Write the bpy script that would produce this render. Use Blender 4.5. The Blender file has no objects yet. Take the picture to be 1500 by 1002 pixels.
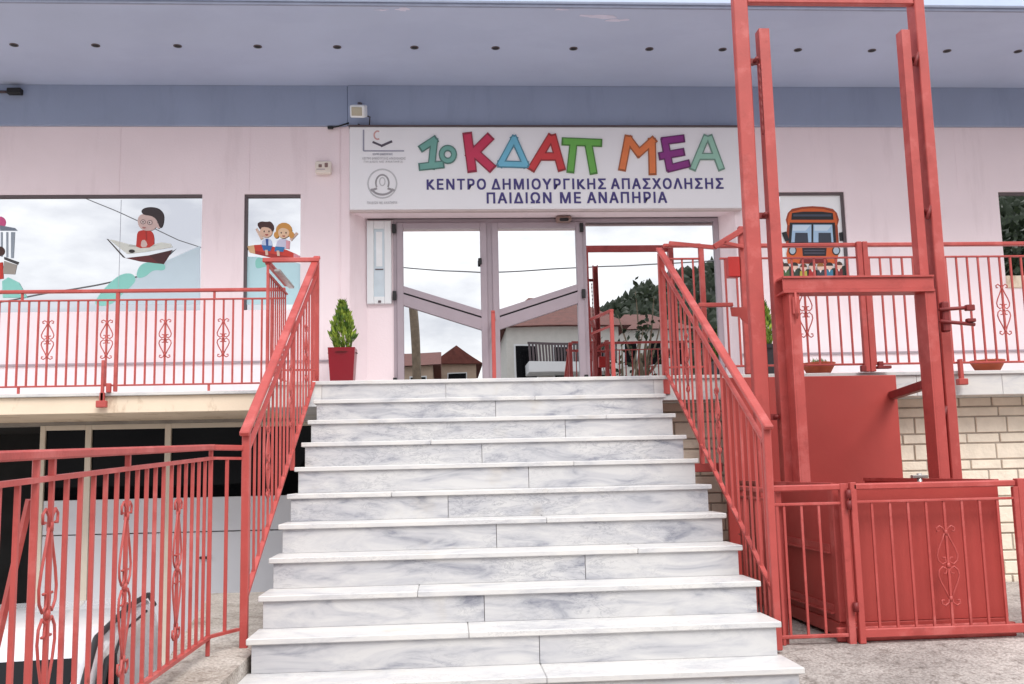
import bpy, bmesh, math, random
from mathutils import Vector, Matrix
random.seed(7)
SC = bpy.context.scene
COL = SC.collection

# ------------------------------------------------------------------ camera
CAM = Vector((0.9898, -7.7187, -0.7293)); YAW, PITCH, ROLL, FPX = 0.068, 0.1304, 0.0225, 1443.09
def cam_axes():
    cy, sy, cp, sp = math.cos(YAW), math.sin(YAW), math.cos(PITCH), math.sin(PITCH)
    f = Vector((sy*cp, cy*cp, sp)); r = Vector((cy, -sy, 0)); u = r.cross(f)
    return r*math.cos(ROLL)-u*math.sin(ROLL), u*math.cos(ROLL)+r*math.sin(ROLL), f
RT, UP, FW = cam_axes()
cd = bpy.data.cameras.new('camera'); cam = bpy.data.objects.new('camera', cd); COL.objects.link(cam)
cam.matrix_world = Matrix(((RT.x, UP.x, -FW.x, CAM.x), (RT.y, UP.y, -FW.y, CAM.y), (RT.z, UP.z, -FW.z, CAM.z), (0, 0, 0, 1)))
cd.sensor_width = 36; cd.lens = 36*FPX/1500; cd.clip_start = 0.05; cd.clip_end = 2000
SC.camera = cam
# a measured point of the place: where the sight line of a photo point meets the plane Y = const (or Z, X)
def ray(px, py): return FW*FPX + RT*(px-750) - UP*(py-501)
def onY(px, py, Y):
    d = ray(px, py); return CAM + d*((Y-CAM.y)/d.y)
def onZ(px, py, Z):
    d = ray(px, py); return CAM + d*((Z-CAM.z)/d.z)
def onX(px, py, X):
    d = ray(px, py); return CAM + d*((X-CAM.x)/d.x)

# ------------------------------------------------------------------ world, sun, exposure
R = math.radians
SUN_EL, SUN_ROT = R(50), R(158)      # high, in front of the facade and a little to the right
w = bpy.data.worlds.new('World'); SC.world = w; w.use_nodes = True
nt = w.node_tree; nt.nodes.clear(); N = nt.nodes.new; Lk = nt.links.new
out = N('ShaderNodeOutputWorld'); bg = N('ShaderNodeBackground'); bg.inputs[1].default_value = 0.11
sky = N('ShaderNodeTexSky'); sky.sky_type = 'NISHITA'; sky.sun_disc = False; sky.sun_elevation = SUN_EL; sky.sun_rotation = SUN_ROT
tc = N('ShaderNodeTexCoord'); mp = N('ShaderNodeMapping'); mp.inputs['Scale'].default_value = (1, 1, 2.6)
no = N('ShaderNodeTexNoise'); no.inputs['Scale'].default_value = 3.4; no.inputs['Detail'].default_value = 7; no.inputs['Roughness'].default_value = .55
cr = N('ShaderNodeValToRGB'); cr.color_ramp.elements[0].position = .40; cr.color_ramp.elements[0].color = (5.6, 5.65, 6.0, 1)
cr.color_ramp.elements[1].position = .60; cr.color_ramp.elements[1].color = (10.4, 10.35, 10.2, 1)
mx = N('ShaderNodeMix'); mx.data_type = 'RGBA'; mx.inputs[0].default_value = .9
Lk(tc.outputs['Generated'], mp.inputs[0]); Lk(mp.outputs[0], no.inputs[0]); Lk(no.outputs[0], cr.inputs[0])
Lk(sky.outputs[0], mx.inputs[6]); Lk(cr.outputs[0], mx.inputs[7]); Lk(mx.outputs[2], bg.inputs[0]); Lk(bg.outputs[0], out.inputs[0])
sd = bpy.data.lights.new('sun', 'SUN'); sd.energy = 1.5; sd.angle = R(30); sd.color = (1, .97, .93)
so = bpy.data.objects.new('sun', sd); COL.objects.link(so)
so.rotation_euler = (math.pi/2-SUN_EL, 0, math.pi-SUN_ROT)
SC.view_settings.view_transform = 'Standard'; SC.view_settings.look = 'None'; SC.view_settings.gamma = 1
SC.view_settings.exposure = 0.78
SC.cycles.max_bounces = 8; SC.cycles.glossy_bounces = 4; SC.cycles.transparent_max_bounces = 8

# ------------------------------------------------------------------ materials
MATS = {}
def lin(c):
    c = c/255; return c/12.92 if c <= .04045 else ((c+.055)/1.055)**2.4
def rgb(r, g, b): return (lin(r), lin(g), lin(b), 1)
def mat(name, col, rough=.6, metal=0, var=.08, scale=6, bump=0, bscale=60, spec=.5, coat=0, stretch=(1, 1, 1), wear=None):
    if name in MATS: return MATS[name]
    m = bpy.data.materials.new(name); m.use_nodes = True; t = m.node_tree; b = t.nodes['Principled BSDF']
    b.inputs['Roughness'].default_value = rough; b.inputs['Metallic'].default_value = metal
    b.inputs['Specular IOR Level'].default_value = spec; b.inputs['Coat Weight'].default_value = coat
    tcn = t.nodes.new('ShaderNodeTexCoord'); mpn = t.nodes.new('ShaderNodeMapping'); mpn.inputs['Scale'].default_value = stretch
    t.links.new(tcn.outputs['Object'], mpn.inputs[0])
    n = t.nodes.new('ShaderNodeTexNoise'); n.inputs['Scale'].default_value = scale; n.inputs['Detail'].default_value = 6
    t.links.new(mpn.outputs[0], n.inputs[0])
    r = t.nodes.new('ShaderNodeValToRGB'); r.color_ramp.elements[0].position = .3; r.color_ramp.elements[1].position = .7
    r.color_ramp.elements[0].color = tuple(c*(1-var) for c in col[:3])+(1,)
    r.color_ramp.elements[1].color = tuple(min(1, c*(1+var)) for c in col[:3])+(1,)
    t.links.new(n.outputs[0], r.inputs[0]); t.links.new(r.outputs[0], b.inputs['Base Color'])
    if wear:      # patches of another colour: (colour, noise scale, threshold, strength, stretch)
        last = r.outputs[0]
        for wc, ws, wt, wk, wst in wear:
            m3 = t.nodes.new('ShaderNodeMapping'); m3.inputs['Scale'].default_value = wst; t.links.new(tcn.outputs['Object'], m3.inputs[0])
            n3 = t.nodes.new('ShaderNodeTexNoise'); n3.inputs['Scale'].default_value = ws; n3.inputs['Detail'].default_value = 8; n3.inputs['Roughness'].default_value = .68; t.links.new(m3.outputs[0], n3.inputs[0])
            r3 = t.nodes.new('ShaderNodeValToRGB'); r3.color_ramp.elements[0].position = wt; r3.color_ramp.elements[0].color = (0, 0, 0, 1); r3.color_ramp.elements[1].position = min(1, wt+.09); r3.color_ramp.elements[1].color = (wk, wk, wk, 1); t.links.new(n3.outputs[0], r3.inputs[0])
            m4 = t.nodes.new('ShaderNodeMix'); m4.data_type = 'RGBA'; t.links.new(r3.outputs[0], m4.inputs[0]); t.links.new(last, m4.inputs[6]); m4.inputs[7].default_value = wc; last = m4.outputs[2]
        t.links.new(last, b.inputs['Base Color'])
    if bump:
        n2 = t.nodes.new('ShaderNodeTexNoise'); n2.inputs['Scale'].default_value = bscale; n2.inputs['Detail'].default_value = 5
        t.links.new(tcn.outputs['Object'], n2.inputs[0])
        bp = t.nodes.new('ShaderNodeBump'); bp.inputs['Strength'].default_value = bump; bp.inputs['Distance'].default_value = .01
        t.links.new(n2.outputs[0], bp.inputs['Height']); t.links.new(bp.outputs[0], b.inputs['Normal'])
    MATS[name] = m; return m
def marble(name, c0, c1, c2, vein):
    m = bpy.data.materials.new(name); m.use_nodes = True; t = m.node_tree; b = t.nodes['Principled BSDF']; A = t.nodes.new; L = t.links.new
    tcn = A('ShaderNodeTexCoord'); oi = A('ShaderNodeObjectInfo'); cx = A('ShaderNodeCombineXYZ'); mu = A('ShaderNodeMath'); mu.operation = 'MULTIPLY'; mu.inputs[1].default_value = 60
    L(oi.outputs['Random'], mu.inputs[0]); L(mu.outputs[0], cx.inputs[0]); L(mu.outputs[0], cx.inputs[1])
    ad = A('ShaderNodeVectorMath'); ad.operation = 'ADD'; L(tcn.outputs['Object'], ad.inputs[0]); L(cx.outputs[0], ad.inputs[1])
    mpn = A('ShaderNodeMapping'); mpn.inputs['Rotation'].default_value = (0, R(28), 0); mpn.inputs['Scale'].default_value = (1.0, 1.4, 3.6); L(ad.outputs[0], mpn.inputs[0])
    n1 = A('ShaderNodeTexNoise'); n1.inputs['Scale'].default_value = 2.6; n1.inputs['Detail'].default_value = 9; n1.inputs['Roughness'].default_value = .62; n1.inputs['Distortion'].default_value = .9
    L(mpn.outputs[0], n1.inputs[0])
    r1 = A('ShaderNodeValToRGB'); e = r1.color_ramp.elements; e[0].position = .30; e[0].color = c0; e[1].position = .60; e[1].color = c2
    k = e.new(.44); k.color = c1
    L(n1.outputs[0], r1.inputs[0])
    n2 = A('ShaderNodeTexNoise'); n2.inputs['Scale'].default_value = 5.5; n2.inputs['Detail'].default_value = 10; n2.inputs['Roughness'].default_value = .7; n2.inputs['Distortion'].default_value = 1.6
    L(mpn.outputs[0], n2.inputs[0])
    r2 = A('ShaderNodeValToRGB'); f = r2.color_ramp.elements; f[0].position = .475; f[0].color = (1, 1, 1, 1); f[1].position = .5; f[1].color = vein; q = f.new(.53); q.color = (1, 1, 1, 1)
    L(n2.outputs[0], r2.inputs[0])
    n3 = A('ShaderNodeTexNoise'); n3.inputs['Scale'].default_value = 1.7; L(ad.outputs[0], n3.inputs[0])
    r3 = A('ShaderNodeValToRGB'); r3.color_ramp.elements[0].position = .45; r3.color_ramp.elements[1].position = .62; L(n3.outputs[0], r3.inputs[0])
    mm = A('ShaderNodeMix'); mm.data_type = 'RGBA'; mm.blend_type = 'MULTIPLY'; L(r3.outputs[0], mm.inputs[0]); L(r1.outputs[0], mm.inputs[6]); L(r2.outputs[0], mm.inputs[7])
    n4 = A('ShaderNodeTexNoise'); n4.inputs['Scale'].default_value = 3.1; n4.inputs['Detail'].default_value = 4; L(ad.outputs[0], n4.inputs[0])
    r4 = A('ShaderNodeValToRGB'); r4.color_ramp.elements[0].position = .63; r4.color_ramp.elements[0].color = (1, 1, 1, 1); r4.color_ramp.elements[1].position = .8; r4.color_ramp.elements[1].color = (.84, .76, .64, 1); L(n4.outputs[0], r4.inputs[0])
    m2 = A('ShaderNodeMix'); m2.data_type = 'RGBA'; m2.blend_type = 'MULTIPLY'; m2.inputs[0].default_value = .8; L(mm.outputs[2], m2.inputs[6]); L(r4.outputs[0], m2.inputs[7])
    L(m2.outputs[2], b.inputs['Base Color']); b.inputs['Roughness'].default_value = .42; b.inputs['Specular IOR Level'].default_value = .35
    return m
def ground_mat(name, a, bcol, dark):
    m = bpy.data.materials.new(name); m.use_nodes = True; t = m.node_tree; b = t.nodes['Principled BSDF']; A = t.nodes.new; L = t.links.new
    tcn = A('ShaderNodeTexCoord')
    n1 = A('ShaderNodeTexNoise'); n1.inputs['Scale'].default_value = 1.6; n1.inputs['Detail'].default_value = 8; n1.inputs['Roughness'].default_value = .65; L(tcn.outputs['Object'], n1.inputs[0])
    r1 = A('ShaderNodeValToRGB'); r1.color_ramp.elements[0].position = .35; r1.color_ramp.elements[0].color = a; r1.color_ramp.elements[1].position = .65; r1.color_ramp.elements[1].color = bcol; L(n1.outputs[0], r1.inputs[0])
    n2 = A('ShaderNodeTexNoise'); n2.inputs['Scale'].default_value = 70; n2.inputs['Detail'].default_value = 5; L(tcn.outputs['Object'], n2.inputs[0])
    r2 = A('ShaderNodeValToRGB'); r2.color_ramp.elements[0].position = .33; r2.color_ramp.elements[0].color = dark; r2.color_ramp.elements[1].position = .60; r2.color_ramp.elements[1].color = (1, 1, 1, 1); L(n2.outputs[0], r2.inputs[0])
    mm = A('ShaderNodeMix'); mm.data_type = 'RGBA'; mm.blend_type = 'MULTIPLY'; mm.inputs[0].default_value = .8; L(r1.outputs[0], mm.inputs[6]); L(r2.outputs[0], mm.inputs[7])
    n4 = A('ShaderNodeTexNoise'); n4.inputs['Scale'].default_value = 14; n4.inputs['Detail'].default_value = 9; n4.inputs['Roughness'].default_value = .75; L(tcn.outputs['Object'], n4.inputs[0])
    r4 = A('ShaderNodeValToRGB'); r4.color_ramp.elements[0].position = .36; r4.color_ramp.elements[0].color = (.55, .52, .5, 1); r4.color_ramp.elements[1].position = .5; r4.color_ramp.elements[1].color = (1, 1, 1, 1); L(n4.outputs[0], r4.inputs[0])
    m5 = A('ShaderNodeMix'); m5.data_type = 'RGBA'; m5.blend_type = 'MULTIPLY'; m5.inputs[0].default_value = .9; L(mm.outputs[2], m5.inputs[6]); L(r4.outputs[0], m5.inputs[7])
    L(m5.outputs[2], b.inputs['Base Color']); b.inputs['Roughness'].default_value = .9
    bp = A('ShaderNodeBump'); bp.inputs['Strength'].default_value = .6; bp.inputs['Distance'].default_value = .02; L(n2.outputs[0], bp.inputs['Height']); L(bp.outputs[0], b.inputs['Normal'])
    return m
def glass_mat(name, tint, dark, fac):
    m = bpy.data.materials.new(name); m.use_nodes = True; t = m.node_tree; t.nodes.clear(); A = t.nodes.new; L = t.links.new
    o = A('ShaderNodeOutputMaterial'); g = A('ShaderNodeBsdfGlossy'); g.inputs['Roughness'].default_value = .0; g.inputs[0].default_value = tint
    d = A('ShaderNodeBsdfDiffuse'); d.inputs[0].default_value = dark; mxs = A('ShaderNodeMixShader'); mxs.inputs[0].default_value = fac
    tcn = A('ShaderNodeTexCoord'); n = A('ShaderNodeTexNoise'); n.inputs['Scale'].default_value = 1.1; n.inputs['Detail'].default_value = 1; L(tcn.outputs['Object'], n.inputs[0])
    bp = A('ShaderNodeBump'); bp.inputs['Strength'].default_value = .05; bp.inputs['Distance'].default_value = .02; L(n.outputs[0], bp.inputs['Height']); L(bp.outputs[0], g.inputs['Normal'])
    L(d.outputs[0], mxs.inputs[1]); L(g.outputs[0], mxs.inputs[2]); L(mxs.outputs[0], o.inputs[0]); return m
M_RED = mat('red_paint', rgb(177, 75, 70), .48, var=.08, scale=7, bump=.12, bscale=70, wear=[(rgb(198, 112, 108), 3.5, .54, .4, (1, 1, 1)), (rgb(150, 58, 54), 5, .56, .5, (1, 1, 1)), (rgb(104, 50, 40), 24, .66, .85, (1, 1, .5))])
M_RED2 = mat('red_sheet_paint', rgb(171, 66, 60), .5, var=.1, scale=2.2, bump=.12, bscale=14, wear=[(rgb(172, 62, 59), 1.6, .5, .4, (1.3, 1.3, .7)), (rgb(120, 60, 50), 30, .7, .7, (1, 1, .8))])
M_DARKRED = mat('dark_red_steel', rgb(120, 34, 34), .55, var=.15, scale=12)
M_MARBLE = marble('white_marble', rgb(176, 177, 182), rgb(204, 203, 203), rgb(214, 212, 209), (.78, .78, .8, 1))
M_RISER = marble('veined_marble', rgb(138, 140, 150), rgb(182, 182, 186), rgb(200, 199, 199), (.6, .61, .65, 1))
M_PINK = mat('pink_wall_paint', rgb(244, 227, 231), .85, var=.03, scale=1.2, bump=.15, bscale=45, wear=[(rgb(222, 203, 207), 1.6, .54, .3, (1.8, 1, .25))])
M_BLUE = mat('slate_blue_paint', rgb(154, 166, 192), .8, var=.05, scale=1.4, bump=.08, bscale=30, wear=[(rgb(142, 154, 180), 1.6, .52, .4, (2, 1, .4))])
M_SOFFIT = mat('lavender_soffit_paint', rgb(180, 190, 214), .8, var=.05, scale=.9, bump=.08, bscale=25, wear=[(rgb(170, 180, 206), .6, .5, .35, (1, 1.6, 1)), (rgb(210, 212, 228), 6, .7, .4, (1, 1, 1))])
M_FASCIA = mat('pale_blue_fascia', rgb(190, 205, 232), .7, var=.03)
M_SIGN = mat('sign_white', rgb(238, 236, 240), .4, var=.012, scale=2)
M_ALU = mat('mauve_aluminium', rgb(166, 152, 160), .4, var=.04, scale=5)
M_ALUD = mat('dark_frame', rgb(92, 80, 84), .5)
M_WHITE = mat('white_plastic', rgb(232, 234, 236), .45, var=.02)
M_BLACK = mat('black_rubber', (.012, .012, .014, 1), .6)
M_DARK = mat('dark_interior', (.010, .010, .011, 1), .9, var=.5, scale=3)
M_CREAM = mat('cream_render', rgb(228, 210, 188), .85, var=.06, scale=2.5, bump=.15, wear=[(rgb(170, 140, 110), 3, .56, .6, (1.5, 1, .6))])
M_CREAMF = mat('cream_metal', rgb(214, 204, 190), .5, var=.05)
M_PANEL = mat('white_sheet_panel', rgb(206, 208, 216), .55, var=.03, scale=2)
M_STONE = mat('cream_stone_block', rgb(238, 226, 208), .85, var=.08, scale=9, bump=.5, bscale=35)
M_MORTAR = mat('grey_mortar', rgb(176, 164, 152), .95, var=.1, scale=20)
M_CONC = mat('grey_concrete', rgb(150, 145, 140), .9, var=.18, scale=5, bump=.3)
M_GROUND = ground_mat('worn_concrete', rgb(158, 150, 146), rgb(204, 196, 191), (.45, .43, .42, 1))
M_SLAB = ground_mat('weathered_slab', rgb(176, 166, 156), rgb(222, 215, 208), (.5, .47, .44, 1))
M_ASPH = ground_mat('asphalt', rgb(70, 70, 72), rgb(95, 94, 94), (.6, .6, .6, 1))
M_GLASS = glass_mat('mirror_glass', (.66, .665, .68, 1), (.02, .022, .025, 1), .95)
M_GLASSD = glass_mat('dark_glass', (.5, .5, .52, 1), (.004, .004, .005, 1), .008)
M_CARGL = glass_mat('car_glass', (.6, .62, .65, 1), (.008, .008, .009, 1), .035)
M_POT = mat('glazed_red_pot', rgb(124, 10, 28), .3, var=.05, scale=6)
M_TERRA = mat('terracotta', rgb(176, 88, 60), .8, var=.12, scale=14)
M_SOIL = mat('potting_soil', rgb(52, 38, 28), .95, var=.3, scale=30)
M_STEEL = mat('galvanised_steel', rgb(176, 172, 170), .35, metal=.7, var=.1, scale=15)
M_CARW = mat('white_car_paint', rgb(228, 228, 232), .25, var=.01, coat=.6)
M_TRUNK = mat('bark', rgb(112, 98, 82), .9, var=.25, scale=8)
M_ROOF = mat('red_roof_tiles', rgb(112, 62, 54), .85, var=.2, scale=4)
M_HOUSE = mat('house_render_white', rgb(214, 212, 206), .85, var=.05)
M_HOUSEB = mat('house_render_beige', rgb(190, 168, 148), .85, var=.08)
M_HILL = mat('pine_hill', rgb(26, 38, 26), .95, var=.45, scale=.12)
M_WIRE = mat('cable_grey', rgb(120, 120, 124), .6)
def leaf_mat(name, a, b_):
    m = bpy.data.materials.new(name); m.use_nodes = True; t = m.node_tree; b = t.nodes['Principled BSDF']; A = t.nodes.new; L = t.links.new
    tcn = A('ShaderNodeTexCoord'); n = A('ShaderNodeTexNoise'); n.inputs['Scale'].default_value = 14; n.inputs['Detail'].default_value = 3; L(tcn.outputs['Object'], n.inputs[0])
    r = A('ShaderNodeValToRGB'); r.color_ramp.elements[0].position = .35; r.color_ramp.elements[0].color = a; r.color_ramp.elements[1].position = .65; r.color_ramp.elements[1].color = b_
    L(n.outputs[0], r.inputs[0]); L(r.outputs[0], b.inputs['Base Color']); b.inputs['Roughness'].default_value = .65
    return m
M_CONIFER = leaf_mat('conifer_foliage', rgb(58, 92, 28), rgb(146, 166, 56))
M_LEAF = leaf_mat('dark_tree_foliage', rgb(20, 32, 20), rgb(50, 66, 36))
M_LEAF2 = leaf_mat('garden_foliage', rgb(56, 92, 36), rgb(120, 150, 70))

# ------------------------------------------------------------------ mesh helpers
ORG = {}
def tag(o, label=None, cat=None, group=None, kind=None):
    if label: o['label'] = label
    if cat: o['category'] = cat
    if group: o['group'] = group
    if kind: o['kind'] = kind
    return o
def thing(name, loc, label, cat, group=None):
    o = bpy.data.objects.new(name, None); COL.objects.link(o); o.location = loc; o.empty_display_size = .2
    ORG[o] = Vector(loc); return tag(o, label, cat, group)
class MB:
    def __init__(s): s.bm = bmesh.new(); s.mi = 0
    def _t(s, faces):
        for f in faces: f.material_index = s.mi
    def box(s, x0, x1, y0, y1, z0, z1, bev=0, seg=1, mtx=None):
        r = bmesh.ops.create_cube(s.bm, size=1); vs = r['verts']
        for v in vs: v.co = Vector(((x0+x1)/2+v.co.x*(x1-x0), (y0+y1)/2+v.co.y*(y1-y0), (z0+z1)/2+v.co.z*(z1-z0)))
        fs = {f for v in vs for f in v.link_faces}
        if bev:
            es = list({e for v in vs for e in v.link_edges})
            rr = bmesh.ops.bevel(s.bm, geom=es, offset=bev, segments=seg, affect='EDGES', profile=.5)
            fs = set(rr['faces']) | {f for f in fs if f.is_valid}; vs = list({v for f in fs for v in f.verts})
        if mtx:
            for v in vs: v.co = mtx @ v.co
        s._t(fs); return s
    def bar(s, p, q, wd, ht, up=(0, 0, 1), bev=0):
        p, q = Vector(p), Vector(q); d = (q-p); L = d.length; d.normalize(); upv = Vector(up)
        if abs(d.dot(upv)) > .98: upv = Vector((0, 1, 0))
        sx = d.cross(upv).normalized(); sz = sx.cross(d).normalized()
        m = Matrix(((sx.x, d.x, sz.x, p.x), (sx.y, d.y, sz.y, p.y), (sx.z, d.z, sz.z, p.z), (0, 0, 0, 1)))
        return s.box(-wd/2, wd/2, 0, L, -ht/2, ht/2, bev, 1, m)
    def tube(s, pts, r, n=6, cap=True):
        pts = [Vector(p) for p in pts]; rs = r if isinstance(r, (list, tuple)) else [r]*len(pts)
        rings = []; prev = None
        for i, p in enumerate(pts):
            d = (pts[min(i+1, len(pts)-1)]-pts[max(i-1, 0)]).normalized()
            if prev is None:
                a = Vector((0, 0, 1)) if abs(d.z) < .9 else Vector((1, 0, 0)); x = d.cross(a).normalized()
            else: x = (prev-d*prev.dot(d)); x = x.normalized() if x.length > 1e-6 else d.orthogonal().normalized()
            prev = x; y = d.cross(x)
            rings.append([s.bm.verts.new(p+(x*math.cos(2*math.pi*k/n)+y*math.sin(2*math.pi*k/n))*rs[i]) for k in range(n)])
        fs = []
        for a, b in zip(rings, rings[1:]):
            for k in range(n): fs.append(s.bm.faces.new((a[k], a[(k+1) % n], b[(k+1) % n], b[k])))
        if cap: fs.append(s.bm.faces.new(rings[0][::-1])); fs.append(s.bm.faces.new(rings[-1]))
        for f in fs: f.smooth = n > 4
        s._t(fs); return s
    def poly(s, pts):
        f = s.bm.faces.new([s.bm.verts.new(Vector(p)) for p in pts]); s._t([f]); return s
    def prism(s, pts, off):
        off = Vector(off); a = [s.bm.verts.new(Vector(p)) for p in pts]; b = [s.bm.verts.new(Vector(p)+off) for p in pts]
        fs = [s.bm.faces.new(a), s.bm.faces.new(b[::-1])]
        for i in range(len(a)): j = (i+1) % len(a); fs.append(s.bm.faces.new((a[j], a[i], b[i], b[j])))
        s._t(fs); return s
    def lathe(s, c, prof, n=24, sq=False):
        rings = []
        for r, z in prof:
            ring = []
            for k in range(n):
                a = 2*math.pi*(k+.5)/n
                ring.append(s.bm.verts.new(Vector((c[0]+r*math.cos(a), c[1]+r*math.sin(a), c[2]+z))))
            rings.append(ring)
        fs = []
        for a, b in zip(rings, rings[1:]):
            for k in range(n): fs.append(s.bm.faces.new((a[k], a[(k+1) % n], b[(k+1) % n], b[k])))
        if prof[0][0] > 1e-4: fs.append(s.bm.faces.new(rings[0][::-1]))
        if prof[-1][0] > 1e-4: fs.append(s.bm.faces.new(rings[-1]))
        for f in fs: f.smooth = n > 8
        s._t(fs); return s
    def build(s, name, mats, parent=None):
        if not isinstance(mats, (list, tuple)): mats = [mats]
        bmesh.ops.recalc_face_normals(s.bm, faces=s.bm.faces)
        me = bpy.data.meshes.new(name)
        o = bpy.data.objects.new(name, me); COL.objects.link(o)
        if parent is not None:
            og = ORG[parent]; o.parent = parent; ORG[o] = og
            for v in s.bm.verts: v.co -= og
        else: ORG[o] = Vector((0, 0, 0))
        s.bm.to_mesh(me); s.bm.free()
        for m in mats: me.materials.append(m)
        return o
def obox(name, m, parent, *a, bev=0): return MB().box(*a, bev=bev).build(name, m, parent)
def cp(o, off, parent):
    c = o.copy(); COL.objects.link(c); c.parent = parent; c.location = o.location+Vector(off); ORG[c] = ORG[o]
    for k in ('label',):
        if k in c: del c[k]
    return c

# ------------------------------------------------------------------ key measures (metres; top landing z = 0, first nosing Y = 0)
YF, YD = 2.75, 3.0                    # facade, doors in the shallow recess
SZ = onY(600, 127.5, YF).z            # soffit height
YEDGE = onZ(700, 8.4, SZ).y; YLAMP = onZ(700, 70, SZ).y; ZBAND = onY(600, 185.5, YF).z
W, TR, RI = 2.664, .30, .168
GZ = -1.72

# ------------------------------------------------------------------ setting: ground
def sheet(name, pts, z0, z1, m):
    b = MB(); b.prism([(x, y, z1 if not callable(z1) else z1(x, y)) for x, y in pts], (0, 0, z0)); return tag(b.build(name, m), kind='structure')
g = MB()   # yard in front of the lift, falling gently towards the camera
xs = [.02, 1.3, 2.0, 2.664, 3.5, 4.5, 6, 9, 14]; ys = [.3, -.6, -1.5, -2.3, -2.8, -3.4, -4.4, -6, -8, -12]
def zr(y): return GZ if y > -2.3 else GZ-.11*(-2.3-y) if y > -8 else GZ-.11*5.7
gv = [[g.bm.verts.new((x, y, zr(y)+random.uniform(-.006, .006))) for x in xs] for y in ys]
for i in range(len(ys)-1):
    for j in range(len(xs)-1): g.bm.faces.new((gv[i][j], gv[i][j+1], gv[i+1][j+1], gv[i+1][j]))
tag(g.build('yard', M_GROUND), kind='structure')
tag(MB().prism([(-.82, .1, -1.6), (-.25, -3.5, -1.6), (-.25, -7, -1.62), (-.0, -7, -1.62), (.0, .1, -1.6)], (0, 0, -1.4)).build('pavement_slab', M_SLAB), kind='structure')
tag(MB().poly([(-60, 40, -2.88), (60, 40, -2.88), (60, -12, -2.88), (-60, -12, -2.88)]).build('lower_yard', M_SLAB), kind='structure')
tag(MB().poly([(-300, -12, -2.9), (300, -12, -2.9), (300, -300, -2.9), (-300, -300, -2.9)]).build('ground', M_ASPH), kind='structure')

# ------------------------------------------------------------------ building
B = thing('building', (1.3, YF, 0), 'long pink building with blue-grey overhanging roof, mirrored windows and glass entrance', 'building')
wl = MB()
zt, zb = ZBAND-.003, -.02
XL, XR = -6.2, 9.5
lw = (-6.0, onY(295, 360, YF).x, 1.0, onY(150, 285, YF).z)         # window openings: x0, x1, z0, z1
sw = (onY(357, 360, YF).x, onY(440, 360, YF).x, 1.0, lw[3])
rw = (onY(1139, 350, YF).x, onY(1241, 350, YF).x, onY(1190, 415, YF).z, onY(1190, 281, YF).z)
fw = (onY(1468, 350, YF).x, 8.2, onY(1480, 422, YF).z, onY(1480, 281, YF).z)
RX0, RX1 = onY(513, 440, YF).x, onY(1083, 440, YF).x; HX0, HX1 = onY(538, 440, YD).x, onY(1057, 440, YD).x; ZH = onY(700, 320.5, YD).z; ZH0 = onY(700, 310, YF).z                                             # entrance recess
D = 1.2
def wseg(x0, x1, z0, z1): wl.box(x0, x1, YF, YF+D, z0, z1)
wseg(XL, lw[0], zb, zt); wseg(lw[0], lw[1], zb, lw[2]); wseg(lw[0], lw[1], lw[3], zt)
wseg(lw[1], sw[0], zb, zt); wseg(sw[0], sw[1], zb, sw[2]); wseg(sw[0], sw[1], sw[3], zt); wseg(sw[1], RX0, zb, zt)
wseg(RX0, RX1, max(ZH, ZH0)+.12, zt)
wseg(RX1, rw[0], zb, zt); wseg(rw[0], rw[1], zb, rw[2]); wseg(rw[0], rw[1], rw[3], zt); wseg(rw[1], fw[0], zb, zt)
wseg(fw[0], fw[1], zb, fw[2]); wseg(fw[0], fw[1], fw[3], zt); wseg(fw[1], XR, zb, zt)
xd0 = onY(577, 440, YD).x
wl.box(HX0-.0, xd0, YD, YF+D, zb, ZH)
wl.prism([(RX0, YF, zb), (HX0, YD, zb), (HX0, YF+D, zb), (RX0, YF+D, zb)], (0, 0, 2.4-zb))      # splayed jambs
wl.prism([(RX1, YF, zb), (HX1, YD, zb), (HX1, YF+D, zb), (RX1, YF+D, zb)], (0, 0, 2.4-zb))
wl.prism([(RX0, YF+.001, ZH0), (RX0, YD, ZH), (RX0, YF+D, ZH), (RX0, YF+D, max(ZH, ZH0)+.119), (RX0, YF+.001, max(ZH, ZH0)+.119)], (RX1-RX0, 0, 0))
wall = wl.build('wall', M_PINK, B)
# raised pilaster strips, joints and skirting on the front
for px in (497, 508): x = onY(px, 300, YF).x; MB().box(x, x+.03 if px > 500 else x+.008, YF-.012, YF-.001, 0, zt).build('pilaster_strip', M_PINK, B)
for px in (175, 365, 1400): x = onY(px, 240, YF).x; MB().box(x, x+.006, YF-.004, YF-.001, lw[3]+.01, zt).build('wall_joint', M_PINK, B)
z = onY(20, 535, YF).z; MB().box(XL, RX0, YF-.02, YF-.001, z-.012, z+.008).build('skirting_ledge', M_ALU, B)
MB().box(RX1, XR, YF-.02, YF-.001, z-.012, z+.008).build('skirting_ledge', M_ALU, B)
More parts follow.
